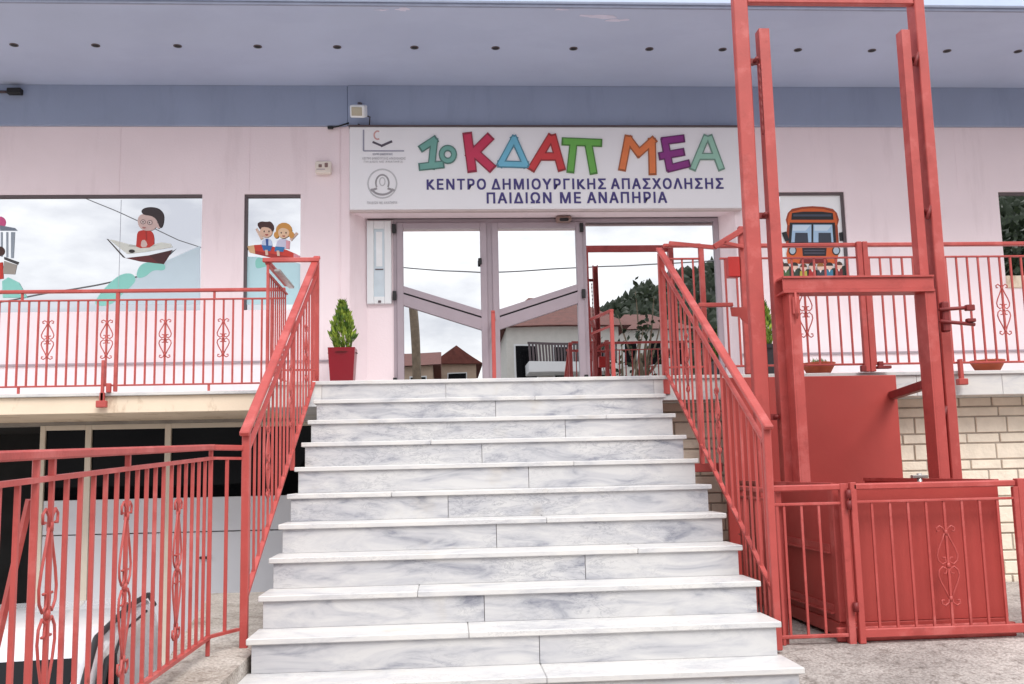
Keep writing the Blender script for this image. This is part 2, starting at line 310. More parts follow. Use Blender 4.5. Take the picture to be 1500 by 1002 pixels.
# blue-grey beam and canopy
xb = onY(510, 150, YF).x
MB().box(XL, xb-.004, YF-.03, YF+D, ZBAND, SZ, bev=.004).box(xb, XR, YF-.045, YF+D, ZBAND, SZ, bev=.004).build('beam_band', M_BLUE, B)
can = MB().box(XL-.5, XR+.5, YEDGE+.02, YF+D+4, SZ, SZ+.16, bev=.006).build('canopy_soffit', M_SOFFIT, B)
MB().box(XL-.6, XR+.6, YEDGE-.04, YEDGE+.018, SZ+.02, SZ+.5, bev=.01).build('fascia', M_FASCIA, B)
MB().box(XL-.6, XR+.6, YEDGE-.01, YEDGE+.019, SZ-.012, SZ+.018, bev=.004).build('drip_edge', mat('edge_grey', rgb(140, 146, 168), .6), B)
for px, py, n in ((878, 24, .13), (905, 30, .09), (820, 14, .06), (590, 14, .08), (560, 15, .05)):
    c = onZ(px, py, SZ-.003); pts = []
    for k in range(14): a = k*2*math.pi/14; rr = n*random.uniform(.35, 1); pts.append((c.x+rr*1.6*math.cos(a), c.y+rr*.5*math.sin(a), SZ-.003))
    MB().prism(pts, (0, 0, .004)).build('peeled_paint', mat('bare_plaster', rgb(210, 208, 226), .9), can)
lamps = [(27, 72), (144, 71), (262, 70), (378, 69), (494, 69), (607, 69), (726, 70), (840, 71), (951, 72), (1058, 73), (1168, 74), (1275, 76), (1382, 79), (1482, 82)]
first = None
for px, py in lamps:
    p = onZ(px, py, SZ)
    if first is None:
        dl = MB().lathe((p.x, YLAMP, SZ), [(.041, 0), (.042, -.005), (.032, -.007)], 20).build('downlight', M_ALUD, can); ORG[dl] = ORG[can]
        cup = MB().lathe((p.x, YLAMP, SZ-.007), [(.031, -.0005), (.02, -.003), (.001, -.003)], 16).build('lamp_bulb', M_BLACK, dl); first = (p.x, dl, cup)
    else:
        d2 = cp(first[1], (p.x-first[0], 0, 0), can); cp(first[2], (0, 0, 0), d2)

# mirrored windows
def window(x0, x1, z0, z1, rec=.07, frame=(1, 1)):
    f = MB(); t = .03; y0, y1 = YF+rec-.03, YF+rec+.05
    f.box(x0, x1, y0, y1, z1-t, z1, bev=.003)
    if frame[0]: f.box(x0, x0+t, y0, y1, z0+t, z1-t, bev=.003)
    if frame[1]: f.box(x1-t, x1, y0, y1, z0+t, z1-t, bev=.003)
    o = f.build('window', M_ALUD, B)
    obox('sill', M_PINK, o, x0, x1, y0, y1, z0, z0+t)
    obox('pane', M_GLASS, o, x0+t*frame[0], x1-t*frame[1], YF+rec, YF+rec+.02, z0+t, z1-t)
    return o
win1 = window(*lw, rec=.035, frame=(1, 0)); win2 = window(*sw, rec=.05, frame=(1, 0)); win3 = window(*rw, rec=.05, frame=(0, 1)); win4 = window(*fw, rec=.05, frame=(0, 1))
MB().box(fw[0], fw[0]+.35, YF-.02, YF+.04, fw[2], fw[2]+.14, bev=.01).build('window_sill', M_CREAM, win4)
# vertical glass joint in the wide window
x = onY(176, 330, YF+.03).x; MB().box(x, x+.003, YF+.030, YF+.034, lw[2]+.05, lw[3]-.05).build('glass_joint', mat('pale_seal', rgb(190, 195, 205), .5), win1)
# translucent-looking window films (flat stickers on the glass)
def soft(pts, n=2):
    for _ in range(n):
        q = []
        for k in range(len(pts)):
            (ax, ay), (bx_, by_) = pts[k], pts[(k+1) % len(pts)]; q += [(ax*.75+bx_*.25, ay*.75+by_*.25), (ax*.25+bx_*.75, ay*.25+by_*.75)]
        pts = q
    return pts
def film(parent, Y, shapes, name='window_film'):
    cols = []; f = MB()
    for i, (c, pts) in enumerate(shapes):
        if c not in cols: cols.append(c)
        f.mi = cols.index(c); yy = Y-.0015-.0006*i
        f.poly([(onY(a, b_, yy).x, yy, onY(a, b_, yy).z) for a, b_ in pts])
    return f.build(name, [mat('film_%d_%d_%d' % c, rgb(*c), .5, var=.02) for c in cols], parent)
def ell(cx, cy, rx, ry, n=14, a0=0, a1=360): return [(cx+rx*math.cos(R(a0+(a1-a0)*k/(n if a1-a0 < 360 else n))), cy+ry*math.sin(R(a0+(a1-a0)*k/n))) for k in range(n+(1 if a1-a0 < 360 else 0))]
Yw = YF+.035
PALE, TEAL, SKIN, HAIR, REDC = (196, 214, 224), (138, 206, 196), (214, 186, 180), (52, 38, 42), (196, 48, 38)
film(win1, Yw, [
 (PALE, [(150, 446), (160, 428)]+soft([(176, 416), (205, 405), (222, 396), (238, 385), (250, 370), (262, 362)], 1)+[(293, 360), (293, 446)]),
 (TEAL, soft([(136, 448), (146, 430), (163, 412), (178, 401), (194, 400), (200, 410), (192, 420), (178, 432), (162, 448)])),
 (TEAL, soft([(199, 408), (202, 392), (212, 384), (228, 385), (242, 386), (242, 397), (224, 395), (213, 406)])),
 ((94, 26, 30), [(184, 378), (218, 374), (253, 366), (240, 387), (205, 383)]), ((66, 20, 26), [(218, 374), (253, 366), (240, 387), (232, 385.5)]),
 ((216, 218, 210), [(156, 350), (160, 351), (186, 372), (213, 369), (253, 362), (250, 357), (236, 355), (214, 361), (190, 358), (168, 352)]), ((188, 190, 184), [(188, 361), (214, 363), (236, 358), (214, 361), (190, 358)]),
 ((70, 60, 58), [(156, 350), (158, 350), (184, 378), (180, 377)]),
 (REDC, soft([(201, 340), (207, 337), (221, 337), (226, 345), (226, 362), (199, 364), (200, 352)], 1)), ((160, 36, 30), [(213, 338), (215, 338), (216, 352), (214, 352)]),
 (SKIN, soft([(207, 352), (213, 351), (217, 361), (206, 363)], 1)), ((40, 34, 36), ell(193, 368, 4.5, 2.6)),
 (SKIN, soft([(201, 322), (205, 314), (218, 312), (230, 318), (231, 330), (224, 338), (210, 338), (203, 332)])), (SKIN, ell(232, 331, 3, 4)),
 (HAIR, soft([(206, 309), (212, 304), (224, 303), (235, 306), (241, 315), (239, 331), (234, 335), (230, 322), (222, 316), (210, 315)])),
 ((120, 96, 94), ell(209.5, 325, 4, 3.6, 10)), ((224, 204, 200), ell(209.5, 325, 3, 2.7, 10)), ((70, 50, 50), ell(209.5, 325, 1.1, 1.3, 8)), ((120, 96, 94), ell(219.5, 326, 4, 3.6, 10)), ((224, 204, 200), ell(219.5, 326, 3, 2.7, 10)), ((70, 50, 50), ell(219, 326, 1.1, 1.3, 8)),
 ((176, 110, 108), soft([(207, 332), (215, 333), (211, 335.5)], 1))])
film(win1, Yw, [
 ((214, 84, 140), ell(0, 326, 9, 9)), ((120, 130, 146), [(0, 330), (22, 334), (26, 338), (0, 338)]),
 ((150, 160, 172), [(1, 340), (4, 340), (4, 376), (1, 376)]), ((150, 160, 172), [(9, 340), (12, 340), (12, 377), (9, 377)]), ((150, 160, 172), [(16, 340), (22, 340), (20, 378), (16, 378)]),
 ((60, 58, 60), [(6, 376), (28, 384), (26, 388), (6, 380)]), ((158, 150, 142), [(6, 382), (25, 388), (22, 402), (4, 401)]),
 ((70, 36, 30), ell(0, 368, 7, 7)), (REDC, [(-8, 386), (4, 384), (5, 408), (-8, 410)]), (TEAL, [(3, 412), (12, 406), (28, 414), (40, 436), (4, 436)])])
Yw = YF+.05
film(win2, Yw, [
 ((186, 220, 228), [(359, 376)]+soft([(372, 375), (395, 380), (415, 381), (428, 384)], 1)+[(440, 386), (440, 446), (359, 446)]), (TEAL, soft([(374, 377), (388, 378), (402, 381), (398, 388), (384, 392), (374, 394)])),
 ((206, 58, 44), [(372, 359), (386, 358), (420, 366), (436, 373), (433, 381), (408, 380), (374, 372)]), ((168, 40, 34), [(373, 367), (434, 378), (433, 381), (408, 380), (374, 372)]), ((226, 186, 140), [(360, 361), (372, 359), (374, 372), (366, 370)]), ((226, 150, 160), [(430, 371), (440, 375), (438, 383), (430, 381)]),
 ((60, 50, 48), [(358, 361), (362, 360.6), (364, 366), (359, 364)]), ((196, 210, 236), soft([(384, 350), (397, 349), (400, 362), (383, 362)], 1)), ((46, 104, 170), [(383, 359), (399, 360), (396, 368), (386, 367)]), ((46, 80, 150), [(389, 350), (393, 350), (393, 360), (390, 360)]),
 ((206, 206, 228), soft([(406, 350), (423, 350), (425, 364), (404, 364)], 1)), ((46, 120, 176), [(403, 361), (417, 362), (415, 369), (402, 368)]), ((226, 160, 170), [(419, 352), (425, 353), (424, 365), (419, 364)]),
 ((222, 190, 172), [(374, 336), (377, 334), (386, 349), (382, 351)]), ((222, 190, 172), [(424, 350), (434, 340), (437, 342), (427, 353)]), ((222, 190, 172), [(388, 366), (392, 366), (393, 374), (389, 374)]), ((222, 190, 172), [(405, 367), (409, 367), (410, 375), (406, 375)]),
 ((226, 188, 164), ell(390, 339, 9.5, 9)), ((70, 36, 34), soft([(376, 328), (382, 324), (390, 325), (397, 324), (402, 332), (399, 341), (396, 334), (384, 332), (381, 337)], 1)), ((60, 34, 32), ell(387, 339, 1, 1.5, 8)), ((60, 34, 32), ell(394, 339, 1, 1.5, 8)), ((176, 70, 66), soft([(387, 343), (394, 343), (391, 346)], 1)),
 ((214, 152, 74), ell(416, 337, 12, 11)), ((214, 152, 74), ell(405, 344, 4, 5)), ((214, 152, 74), ell(427, 344, 4, 5)), ((234, 198, 164), soft([(407, 337), (414, 333), (424, 337), (423, 346), (415, 350), (408, 346)])), ((60, 34, 32), ell(412, 341, 1, 1.4, 8)), ((60, 34, 32), ell(419, 341, 1, 1.4, 8)), ((176, 70, 66), soft([(412, 345), (419, 345), (416, 347.5)], 1))])

OR, ORD, BLK = (214, 98, 44), (160, 64, 34), (34, 32, 38)
sh = [((248, 248, 250), [(1143, 286), (1236, 286), (1238, 412), (1143, 412)]),  # white backing: sky mirrored in the pane, painted into the film
 (ORD, [(1151, 358), (1153, 330), (1151, 322), (1154, 312), (1160, 306), (1175, 303), (1190, 302), (1206, 303), (1220, 306), (1226, 312), (1229, 322), (1227, 330), (1229, 358)]),
 (OR, [(1154, 330), (1154, 322), (1157, 311), (1175, 306), (1190, 305), (1206, 306), (1223, 311), (1226, 322), (1226, 330)]),
 (BLK, [(1160, 312), (1176, 310), (1204, 310), (1220, 312), (1221, 322), (1159, 322)]), ((70, 74, 92), [(1162, 314), (1218, 314), (1218, 317), (1162, 317)]),
 (BLK, [(1157, 326), (1223, 326), (1225, 357), (1155, 357)]),
 ((168, 198, 226), [(1161, 329), (1188.5, 329), (1188.5, 355), (1159, 355)]), ((168, 198, 226), [(1191.5, 329), (1219, 329), (1221, 355), (1191.5, 355)]),
 ((206, 224, 240), [(1162, 330), (1187, 330), (1180, 338), (1161, 338)]), ((206, 224, 240), [(1193, 330), (1218, 330), (1212, 338), (1193, 338)]),
 ((56, 62, 76), [(1165, 341), (1183, 341), (1184, 355), (1164, 355)]), ((56, 62, 76), [(1199, 341), (1217, 341), (1218, 355), (1199, 355)]),
 (BLK, [(1145, 341), (1152, 339), (1156, 352), (1150, 354)]), (BLK, [(1229, 341), (1237, 339), (1236, 353), (1230, 353)]),
 (OR, [(1155, 357), (1225, 357), (1228, 372), (1226, 386), (1154, 386), (1152, 372)]), (ORD, [(1155, 357), (1225, 357), (1225, 360), (1155, 360)]),
 ((30, 26, 42), [(1175, 363), (1211, 363), (1210, 375), (1176, 375)]), ((84, 80, 96), [(1178, 366), (1208, 366), (1208, 367.5), (1178, 367.5)]), ((84, 80, 96), [(1178, 370), (1208, 370), (1208, 371.5), (1178, 371.5)]),
 (BLK, ell(1161, 367, 6, 7)), ((176, 192, 206), ell(1161, 367, 4.4, 5.2)), (BLK, ell(1225, 367, 6, 7)), ((176, 192, 206), ell(1225, 367, 4.4, 5.2)),
 ((120, 24, 30), [(1174, 377), (1210, 377), (1213, 385), (1171, 385)]), ((34, 44, 36), [(1144, 378), (1149, 386), (1160, 392), (1200, 396), (1226, 392), (1240, 388), (1240, 414), (1144, 414)])]  # dark lower band: mirrored trees painted into the film
for k, (cx, cy, hc, bc) in enumerate(((1151, 391, (60, 40, 34), (70, 100, 60)), (1164, 390, (40, 32, 32), (40, 60, 50)), (1177, 392, (96, 60, 36), (186, 170, 70)), (1190, 390, (50, 34, 32), (176, 40, 42)), (1202, 391, (150, 100, 50), (60, 60, 70)), (1215, 390, (36, 30, 32), (60, 124, 156)), (1229, 389, (80, 50, 36), (120, 36, 44)))):
    sh += [(bc, [(cx-5, cy+5), (cx+5, cy+5), (cx+6, cy+20), (cx-6, cy+20)]), ((232, 196, 180), ell(cx, cy, 5, 5.4)), (hc, ell(cx, cy-.6, 5.3, 5.2, 10, 180, 360)), ((240, 236, 232), [(cx-1.6, cy+5.2), (cx+1.6, cy+5.2), (cx, cy+9)])]
film(win3, Yw, sh)

# entrance: frames, door leaves with slanted rails, side light
YG = YD+.03
def X(px): return onY(px, 440, YD).x
ztop = ZH-.012
ef = MB()
ef.box(X(577), X(1057), YD-.02, YD+.06, ztop-.035, ztop+.02, bev=.003)
for a, b_ in ((577, 583), (713.5, 722.5), (855, 861), (1050, 1057)): ef.box(X(a), X(b_), YD-.02, YD+.06, 0, ztop-.035, bev=.003)
ef.build('entrance_frame', M_ALU, B)
MB().box(HX0+.004, HX1-.004, YD-.03, YD-.0, ZH-.008, ZH+.0).build('head_flashing', M_ALUD, B)
def leaf(a, b_, lz):   # photo columns of the leaf, heights of the slanted rail at both ends
    x0, x1 = X(a), X(b_); t = .07; fr = MB(); y0, y1 = YD-.045, YD+.035
    fr.box(x0, x0+t, y0, y1, .03, ztop-.04, bev=.004).box(x1-t, x1, y0, y1, .03, ztop-.04, bev=.004)
    fr.box(x0+t, x1-t, y0, y1, ztop-.04-t, ztop-.04, bev=.004).box(x0+t, x1-t, y0, y1, .03, .2, bev=.004)
    xa, xb_ = x0+t, x1-t; (u0, l0), (u1, l1) = lz
    fr.prism([(xa, y0+.005, u0), (xb_, y0+.005, u1), (xb_, y0+.005, u1-.07), (xa, y0+.005, u0-.07)], (0, .07, 0))
    fr.prism([(xa, y0+.005, u0-.09), (xb_, y0+.005, u1-.09), (xb_, y0+.005, l1), (xa, y0+.005, l0)], (0, .07, 0))
    d = fr.build('door', M_ALU, B)
    MB().prism([(xa, y0+.025, u0-.068), (xb_, y0+.025, u1-.068), (xb_, y0+.025, u1-.092), (xa, y0+.025, u0-.092)], (0, .04, 0)).build('seal', M_BLACK, d)
    MB().prism([(xa, YD, u0-.02), (xb_, YD, u1-.02), (xb_, YD, ztop-.06-t), (xa, YD, ztop-.06-t)], (0, .012, 0)).build('pane', M_GLASS, d)
    MB().prism([(xa, YD, .15), (xb_, YD, .15), (xb_, YD, l1+.02), (xa, YD, l0+.02)], (0, .012, 0)).build('pane', M_GLASS, d)
    return d
zz = lambda px, py: onY(px, py, YD-.04).z
d1 = leaf(582, 714, ((zz(589, 419), zz(589, 447)), (zz(707, 454), zz(707, 483))))
d2 = leaf(722, 855, ((zz(732, 453), zz(732, 482)), (zz(843, 416), zz(843, 444))))
for d_, px in ((d1, 577), (d2, 853)):
    for zc in (1.95, 1.2, .25):
        x = X(px); MB().box(x-.012, x+.03, YD-.075, YD-.046, zc-.05, zc+.05, bev=.004).build('hinge', M_BLACK, d_)
p = onY(703, 383, YD-.05); MB().box(p.x-.02, p.x+.02, YD-.075, YD-.046, p.z-.035, p.z+.035, bev=.006).build('lock', M_BLACK, d1)
sl = MB().box(X(861), X(1050), YD, YD+.04, .04, .09).build('side_light', M_ALU, B)
obox('pane', M_GLASS, sl, X(861), X(1050), YD+.012, YD+.026, .09, ztop-.036)
# balcony slab on the left, landing with marble edge, cream fascia
YB = 1.0
MB().box(XL, -.452, YB-.03, YF+1, -.008, .022, bev=.004).box(-.45, W+4.9, -.0, YF+1, -.03, 0, bev=.004).build('landing_marble', M_MARBLE, B)
MB().box(XL, -.453, YB, YF+1.2, -.155, -.0085, bev=.004).build('balcony_slab', M_CREAM, B)
fz = onY(1450, 578, .02).z
MB().box(-.43, .022, .02, YF, fz, -.031).build('landing_edge', M_MARBLE, B)
for i in range(7): x0 = W-.022+i*.72; MB().box(x0, x0+.717, .02, .3, fz, -.031, bev=.002).build('landing_edge', M_MARBLE, B)
# underside wall below the landing in coursed cream stone
sb = MB().box(W-2.0, XR, .32, .5, -2.9, fz-.001).build('stone_base', M_MORTAR, B)
st = MB(); zc = fz-.004; k = 0; hs = [.068, .07, .125, .07, .122, .07, .125, .07, .07, .122, .07, .125, .068, .1]
while zc > -1.8:
    h = hs[k % len(hs)]; x = W-.06-random.uniform(0, .2)
    while x < 8.5:
        wd = random.choice([.2, .24, .26, .3, .34]) * (1 if h > .1 else 1.05)
        st.box(x, x+wd, .312-random.uniform(0, .006), .33, zc-h, zc, bev=.004); x += wd+.014
    zc -= h+.014; k += 1
st.build('stone_blocks', M_STONE, sb)
# garage under the balcony
YGA = 2.2
gz0 = onY(300, 728, YGA).z
obox('garage_lintel', M_CONC, B, XL, .3, YGA-.02, YGA+.25, -.185, -.156)
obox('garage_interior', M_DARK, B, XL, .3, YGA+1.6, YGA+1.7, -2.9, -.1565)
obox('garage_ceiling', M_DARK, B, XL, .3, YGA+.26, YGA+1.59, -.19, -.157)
gx = [onY(p_, 680, YGA).x for p_ in (60, 128, 245)]
gf = MB()
for i, x in enumerate(gx): gf.box(x-.03 if i else x-.02, x+.03, YGA, YGA+.08, -2.88, -.186, bev=.004)
gf.box(gx[0]+.03, gx[1]-.03, YGA, YGA+.08, -.235, -.186, bev=.003).box(gx[1]+.03, gx[2]-.03, YGA, YGA+.08, -.235, -.186, bev=.003).box(gx[2]+.03, .2, YGA, YGA+.08, -.235, -.186, bev=.003)
gd = gf.build('garage_door', M_CREAMF, B)
xe = gx+[.2]
for i in range(3):
    obox('pane', M_GLASSD, gd, xe[i]+.03, xe[i+1]-.03, YGA+.03, YGA+.05, gz0, -.235)
    b = MB(); b.box(xe[i]+.032, xe[i+1]-.032, YGA+.012, YGA+.06, gz0-.33, gz0-.002, bev=.004).box(xe[i]+.032, xe[i+1]-.032, YGA+.012, YGA+.06, -2.87, gz0-.34, bev=.004)
    b.build('door_panel', M_PANEL, gd)
hp = onY(300, 817, YGA-.02); MB().box(hp.x-.05, hp.x+.05, YGA-.03, YGA+.01, hp.z-.012, hp.z+.012, bev=.004).build('handle', M_BLACK, gd)

# ------------------------------------------------------------------ marble staircase
S = thing('staircase', (W/2, -1.5, -1.8), 'broad flight of white veined marble steps climbing to the glass entrance', 'staircase')
body = MB()
pts = [(.03, 0, -.03)]
for i in range(0, 12): pts += [(.03, .04-TR*i if i else .02, -RI*i-.031), (.03, .04-TR*i if i else .02, -RI*(i+1)-.03)]
prof = []
for i in range(1, 12): prof += [(.045-TR*(i-1), -RI*i-.029+(.0)), (.045-TR*i, -RI*i-.029)]
prof = [(y, z_-.003) for y, z_ in prof]
prof += [(.045-TR*11, -2.3), (.3, -2.3), (.3, -RI-.032)]
body.prism([(.04, y, z_) for y, z_ in prof], (W-.08, 0, 0)); body.build('stair_core', M_CONC, S)
random.seed(3)
for i in range(0, 12):
    zt_ = -RI*i; y0 = -TR*i
    js = [1.05, 1.35, 1.75, 1.2, 1.5][i % 5]+random.uniform(-.12, .12)
    if i:
        jt = js+random.choice([-.35, .3])
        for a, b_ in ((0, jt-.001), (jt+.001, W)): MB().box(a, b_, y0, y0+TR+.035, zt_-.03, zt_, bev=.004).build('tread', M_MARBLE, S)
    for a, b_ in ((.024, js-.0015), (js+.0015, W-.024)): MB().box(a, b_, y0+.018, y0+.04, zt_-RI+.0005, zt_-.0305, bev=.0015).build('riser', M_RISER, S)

# ------------------------------------------------------------------ sign board
SG = thing('sign_board', (2.06, YF-.05, 2.4), 'wide white sign board with multicoloured Greek letters above the entrance doors', 'sign')
sx0, sx1 = onY(512, 250, YF-.09).x, onY(1084, 250, YF-.09).x; YS = YF-.09
sz1, sz0 = onY(800, 186, YS).z, onY(800, 306, YS).z
MB().box(sx0, sx1, YS, YF-.016, sz0, sz1, bev=.006).build('board', M_SIGN, SG)
MB().box(sx0-.01, sx1+.01, YS-.012, YF-.016, sz1+.001, sz1+.02, bev=.003).build('board_rim', M_ALUD, SG)
MB().box(sx0, sx1, YS+.004, YF-.02, sz0-.022, sz0-.001, bev=.003).build('board_rim', mat('sign_trim', rgb(196, 178, 176), .5), SG)
def pl(pxs, yy): return [(onY(a, b_, yy).x, yy, onY(a, b_, yy).z) for a, b_ in pxs]
def rotz(v, a): c, s = math.cos(a), math.sin(a); return (v[0]*c-v[1]*s, v[0]*s+v[1]*c)
def stroke(m, p, q, wd, yy, th, ext=.35):
    (x0, y0), (x1, y1) = p, q; L = math.hypot(x1-x0, y1-y0); ux, uy = (x1-x0)/L, (y1-y0)/L; e = wd*ext
    pts = [(x0-ux*e-uy*wd/2, y0-uy*e+ux*wd/2), (x0-ux*e+uy*wd/2, y0-uy*e-ux*wd/2), (x1+ux*e+uy*wd/2, y1+uy*e-ux*wd/2), (x1+ux*e-uy*wd/2, y1+uy*e+ux*wd/2)]
    m.prism(pl(pts, yy), (0, th, 0))
LT = [  # colour, outline colour, strokes (photo points), stroke width
 ((112, 168, 158), [((619, 216), (636, 205)), ((636, 207), (632, 243)), ((618, 244), (646, 241))], 9),
 ((200, 44, 84), [((685, 200), (691, 246)), ((690, 228), (715, 203)), ((694, 222), (718, 244))], 12),
 ((112, 186, 214), [((753, 203), (733, 240)), ((733, 240), (770, 241)), ((770, 241), (753, 203))], 8),
 ((206, 54, 58), [((806, 202), (780, 245)), ((810, 202), (822, 245)), ((796, 229), (814, 229))], 10),
 ((104, 174, 74), [((828, 207), (877, 209)), ((840, 211), (836, 248)), ((862, 211), (869, 250))], 9.5),
 ((226, 122, 66), [((920, 203), (912, 245)), ((922, 205), (936, 224)), ((936, 224), (956, 206)), ((955, 207), (956, 251))], 9.5),
 ((136, 40, 128), [((974, 207), (981, 245)), ((974, 206), (998, 203)), ((970, 228), (998, 223)), ((982, 246), (1006, 240))], 9.5),
 ((152, 196, 178), [((1034, 202), (1016, 245)), ((1040, 202), (1056, 245)), ((1026, 229), (1048, 229))], 8)]
for col, sts, wd in LT:
    m = MB(); dk = tuple(int(c*.72) for c in col)
    m.mi = 1
    for k, (p, q) in enumerate(sts): stroke(m, p, q, wd+2.2, YS-.0125-.0002*k, .0122, .45)
    m.mi = 0
    for k, (p, q) in enumerate(sts): stroke(m, p, q, wd-1.2, YS-.0145-.0002*k, .0018, .32)
    m.build('colour_letter', [mat('letter_%d_%d_%d' % col, rgb(*col), .45, var=.05, scale=12), mat('letter_edge_%d_%d_%d' % col, rgb(*dk), .5)], SG)
def ringm(m, cx, cy, rx, ry, wd, yy, th, n=20, a0=0, a1=360):
    for k in range(n):
        t0, t1 = R(a0+(a1-a0)*k/n), R(a0+(a1-a0)*(k+1)/n)
        pts = [(cx+(rx-wd/2)*math.cos(t0), cy+(ry-wd/2)*math.sin(t0)), (cx+(rx+wd/2)*math.cos(t0), cy+(ry+wd/2)*math.sin(t0)), (cx+(rx+wd/2)*math.cos(t1), cy+(ry+wd/2)*math.sin(t1)), (cx+(rx-wd/2)*math.cos(t1), cy+(ry-wd/2)*math.sin(t1))]
        m.prism(pl(pts, yy), (0, th, 0))
m = MB(); m.mi = 1; ringm(m, 656, 226, 9, 9.5, 9, YS-.0132, .013); m.mi = 0; ringm(m, 656, 226, 9, 9.5, 5.4, YS-.0148, .0014)
m.build('colour_letter', [MATS['letter_112_168_158'], MATS['letter_edge_112_168_158']], SG)
def text(body, px0, px1, pyb, pyt, parent, col, name, th=.004, bold=.0, sp=1.25):
    cu = bpy.data.curves.new(name, 'FONT'); cu.body = body; cu.space_character = sp; cu.offset = 0; cu.extrude = .02; cu.resolution_u = 3
    o = bpy.data.objects.new(name, cu); COL.objects.link(o)
    me = bpy.data.meshes.new_from_object(o.evaluated_get(bpy.context.evaluated_depsgraph_get()))
    bpy.data.objects.remove(o)
    xs_ = [v.co.x for v in me.vertices]; ys_ = [v.co.y for v in me.vertices]; xa, xb_, ya, yb = min(xs_), max(xs_), min(ys_), max(ys_)
    P00, P11 = onY(px0, pyb, YS), onY(px1, pyt, YS)
    og = ORG[parent]
    for v in me.vertices:
        u, vv = (v.co.x-xa)/(xb_-xa), (v.co.y-ya)/(yb-ya)
        v.co = Vector((P00.x+(P11.x-P00.x)*u, YS-th*(.5+v.co.z/.04)-.0005, P00.z+(P11.z-P00.z)*vv))-og
    if bold:
        b2 = bmesh.new()
        for k, (dx, dz) in enumerate(((0, 0), (bold, 0), (0, bold*.7), (bold, bold*.7))):
            n0_ = len(b2.verts); b2.from_mesh(me); b2.verts.ensure_lookup_table()
            for v in b2.verts[n0_:]: v.co += Vector((dx, -.0002*k, dz))
        b2.to_mesh(me); b2.free()
    ob = bpy.data.objects.new(name, me); COL.objects.link(ob); ob.parent = parent; ORG[ob] = og
    me.materials.clear(); me.materials.append(col); return ob
M_NAVY = mat('navy_lettering', rgb(66, 56, 122), .5, var=.03); M_GREYT = mat('grey_print', rgb(150, 148, 166), .6, var=.05); M_GREYL = mat('pale_grey_print', rgb(192, 190, 194), .6, var=.05)
for wd_, a, b_, yb_, yt_ in (('KΕΝΤΡΟ', 625, 710.5, 278.2, 262.6), ('ΔΗΜΙΟΥΡΓΙKΗΣ', 720, 886, 278, 262.2), ('ΑΠΑΣΧΟΛΗΣΗΣ', 895, 1058, 277.4, 261.6), ('ΠΑΙΔΙΩΝ', 713, 806.5, 298.2, 282.4), ('ΜΕ', 820.5, 849.5, 298, 282.2), ('ΑΝΑΠΗΡΙΑ', 860, 975.5, 297.8, 281.8)):
    text(wd_, a, b_, yb_, yt_, SG, M_NAVY, 'caption_word', bold=.009)
m = MB()   # upper emblem: corner rule, small bird-like mark and lines of print
stroke(m, (532.5, 190), (532.5, 221), 2.2, YS-.003, .0028, 0); stroke(m, (532.5, 221), (592, 221), 1.8, YS-.0034, .003, 0)
m.mi = 1; ringm(m, 553, 198, 5, 6, 2.2, YS-.003, .0028, 10, 60, 300)
m.mi = 2; stroke(m, (546, 208), (558, 213), 3, YS-.003, .0028, .1); stroke(m, (558, 214), (574, 207), 3.4, YS-.0034, .003, .1)
m.build('emblem', [M_GREYT, mat('emblem_rose', rgb(206, 160, 156), .6), mat('emblem_dark', rgb(86, 78, 92), .6)], SG)
text('KΕΝΤΡΟ ΔΗΜΙΟΥΡΓΙKΗΣ', 546, 575, 227.5, 224.5, SG, M_GREYT, 'small_print')
text('KΕΝΤΡΟ ΔΗΜΙΟΥΡΓΙKΗΣ ΑΠΑΣΧΟΛΗΣΗΣ', 531, 594, 234, 230.5, SG, M_GREYL, 'small_print'); text('ΠΑΙΔΙΩΝ ΜΕ ΑΝΑΠΗΡΙΑ', 533, 590, 238.5, 235.5, SG, M_GREYL, 'small_print')
m = MB(); ringm(m, 560, 269, 21, 21, 2.2, YS-.003, .0028, 28); m.mi = 1; ringm(m, 560, 268, 9.5, 12, 2.4, YS-.0032, .003, 16, 150, 390)
stroke(m, (543, 279), (552, 276), 3, YS-.0034, .003, .1); stroke(m, (568, 276), (578, 279), 3, YS-.0034, .003, .1); ringm(m, 560, 272, 17, 13, 3, YS-.0036, .003, 14, 20, 160)
m.mi = 2; ringm(m, 560, 266, 4, 6, 1.6, YS-.003, .0028, 12)
m.build('emblem', [M_GREYL, mat('emblem_grey', rgb(156, 152, 156), .6), M_GREYL], SG)
text('ΠΑΙΔΙΩΝ ΜΕ ΑΝΑΠΗΡΙΑ', 538, 582, 299, 295, SG, M_GREYL, 'small_print')

# ------------------------------------------------------------------ small fittings on the facade
p = onY(524, 163, YF-.28)
F = thing('floodlight', (p.x, YF-.05, p.z+.16), 'small white floodlight on a bracket above the left end of the sign', 'floodlight')
rm = Matrix.Translation(p) @ Matrix.Rotation(R(24), 4, 'X') @ Matrix.Rotation(R(-14), 4, 'Z')
MB().box(-.08, .08, -.03, .09, -.065, .065, bev=.012, mtx=rm).build('housing', M_WHITE, F)
MB().box(-.058, .058, -.036, -.029, -.045, .045, bev=.004, mtx=rm).build('lens', mat('lamp_lens', rgb(176, 168, 150), .25), F)
MB().tube([p+Vector((0, .06, .05)), p+Vector((0, .1, .13)), p+Vector((.02, .16, .15)), (p.x+.02, YF-.03, p.z+.16)], .012, 8).build('bracket', M_ALUD, F)
MB().tube([p+Vector((.05, .08, 0)), p+Vector((.12, .12, -.02)), (p.x+.1, YF-.02, p.z-.1), (p.x-.02, YF-.05, ZBAND+.01)], .008, 6).build('cable', M_BLACK, F)
p = onY(474, 246, YF-.04)
F = thing('alarm_box', (p.x, YF, p.z), 'cream alarm siren box on the pink wall left of the sign', 'alarm box')
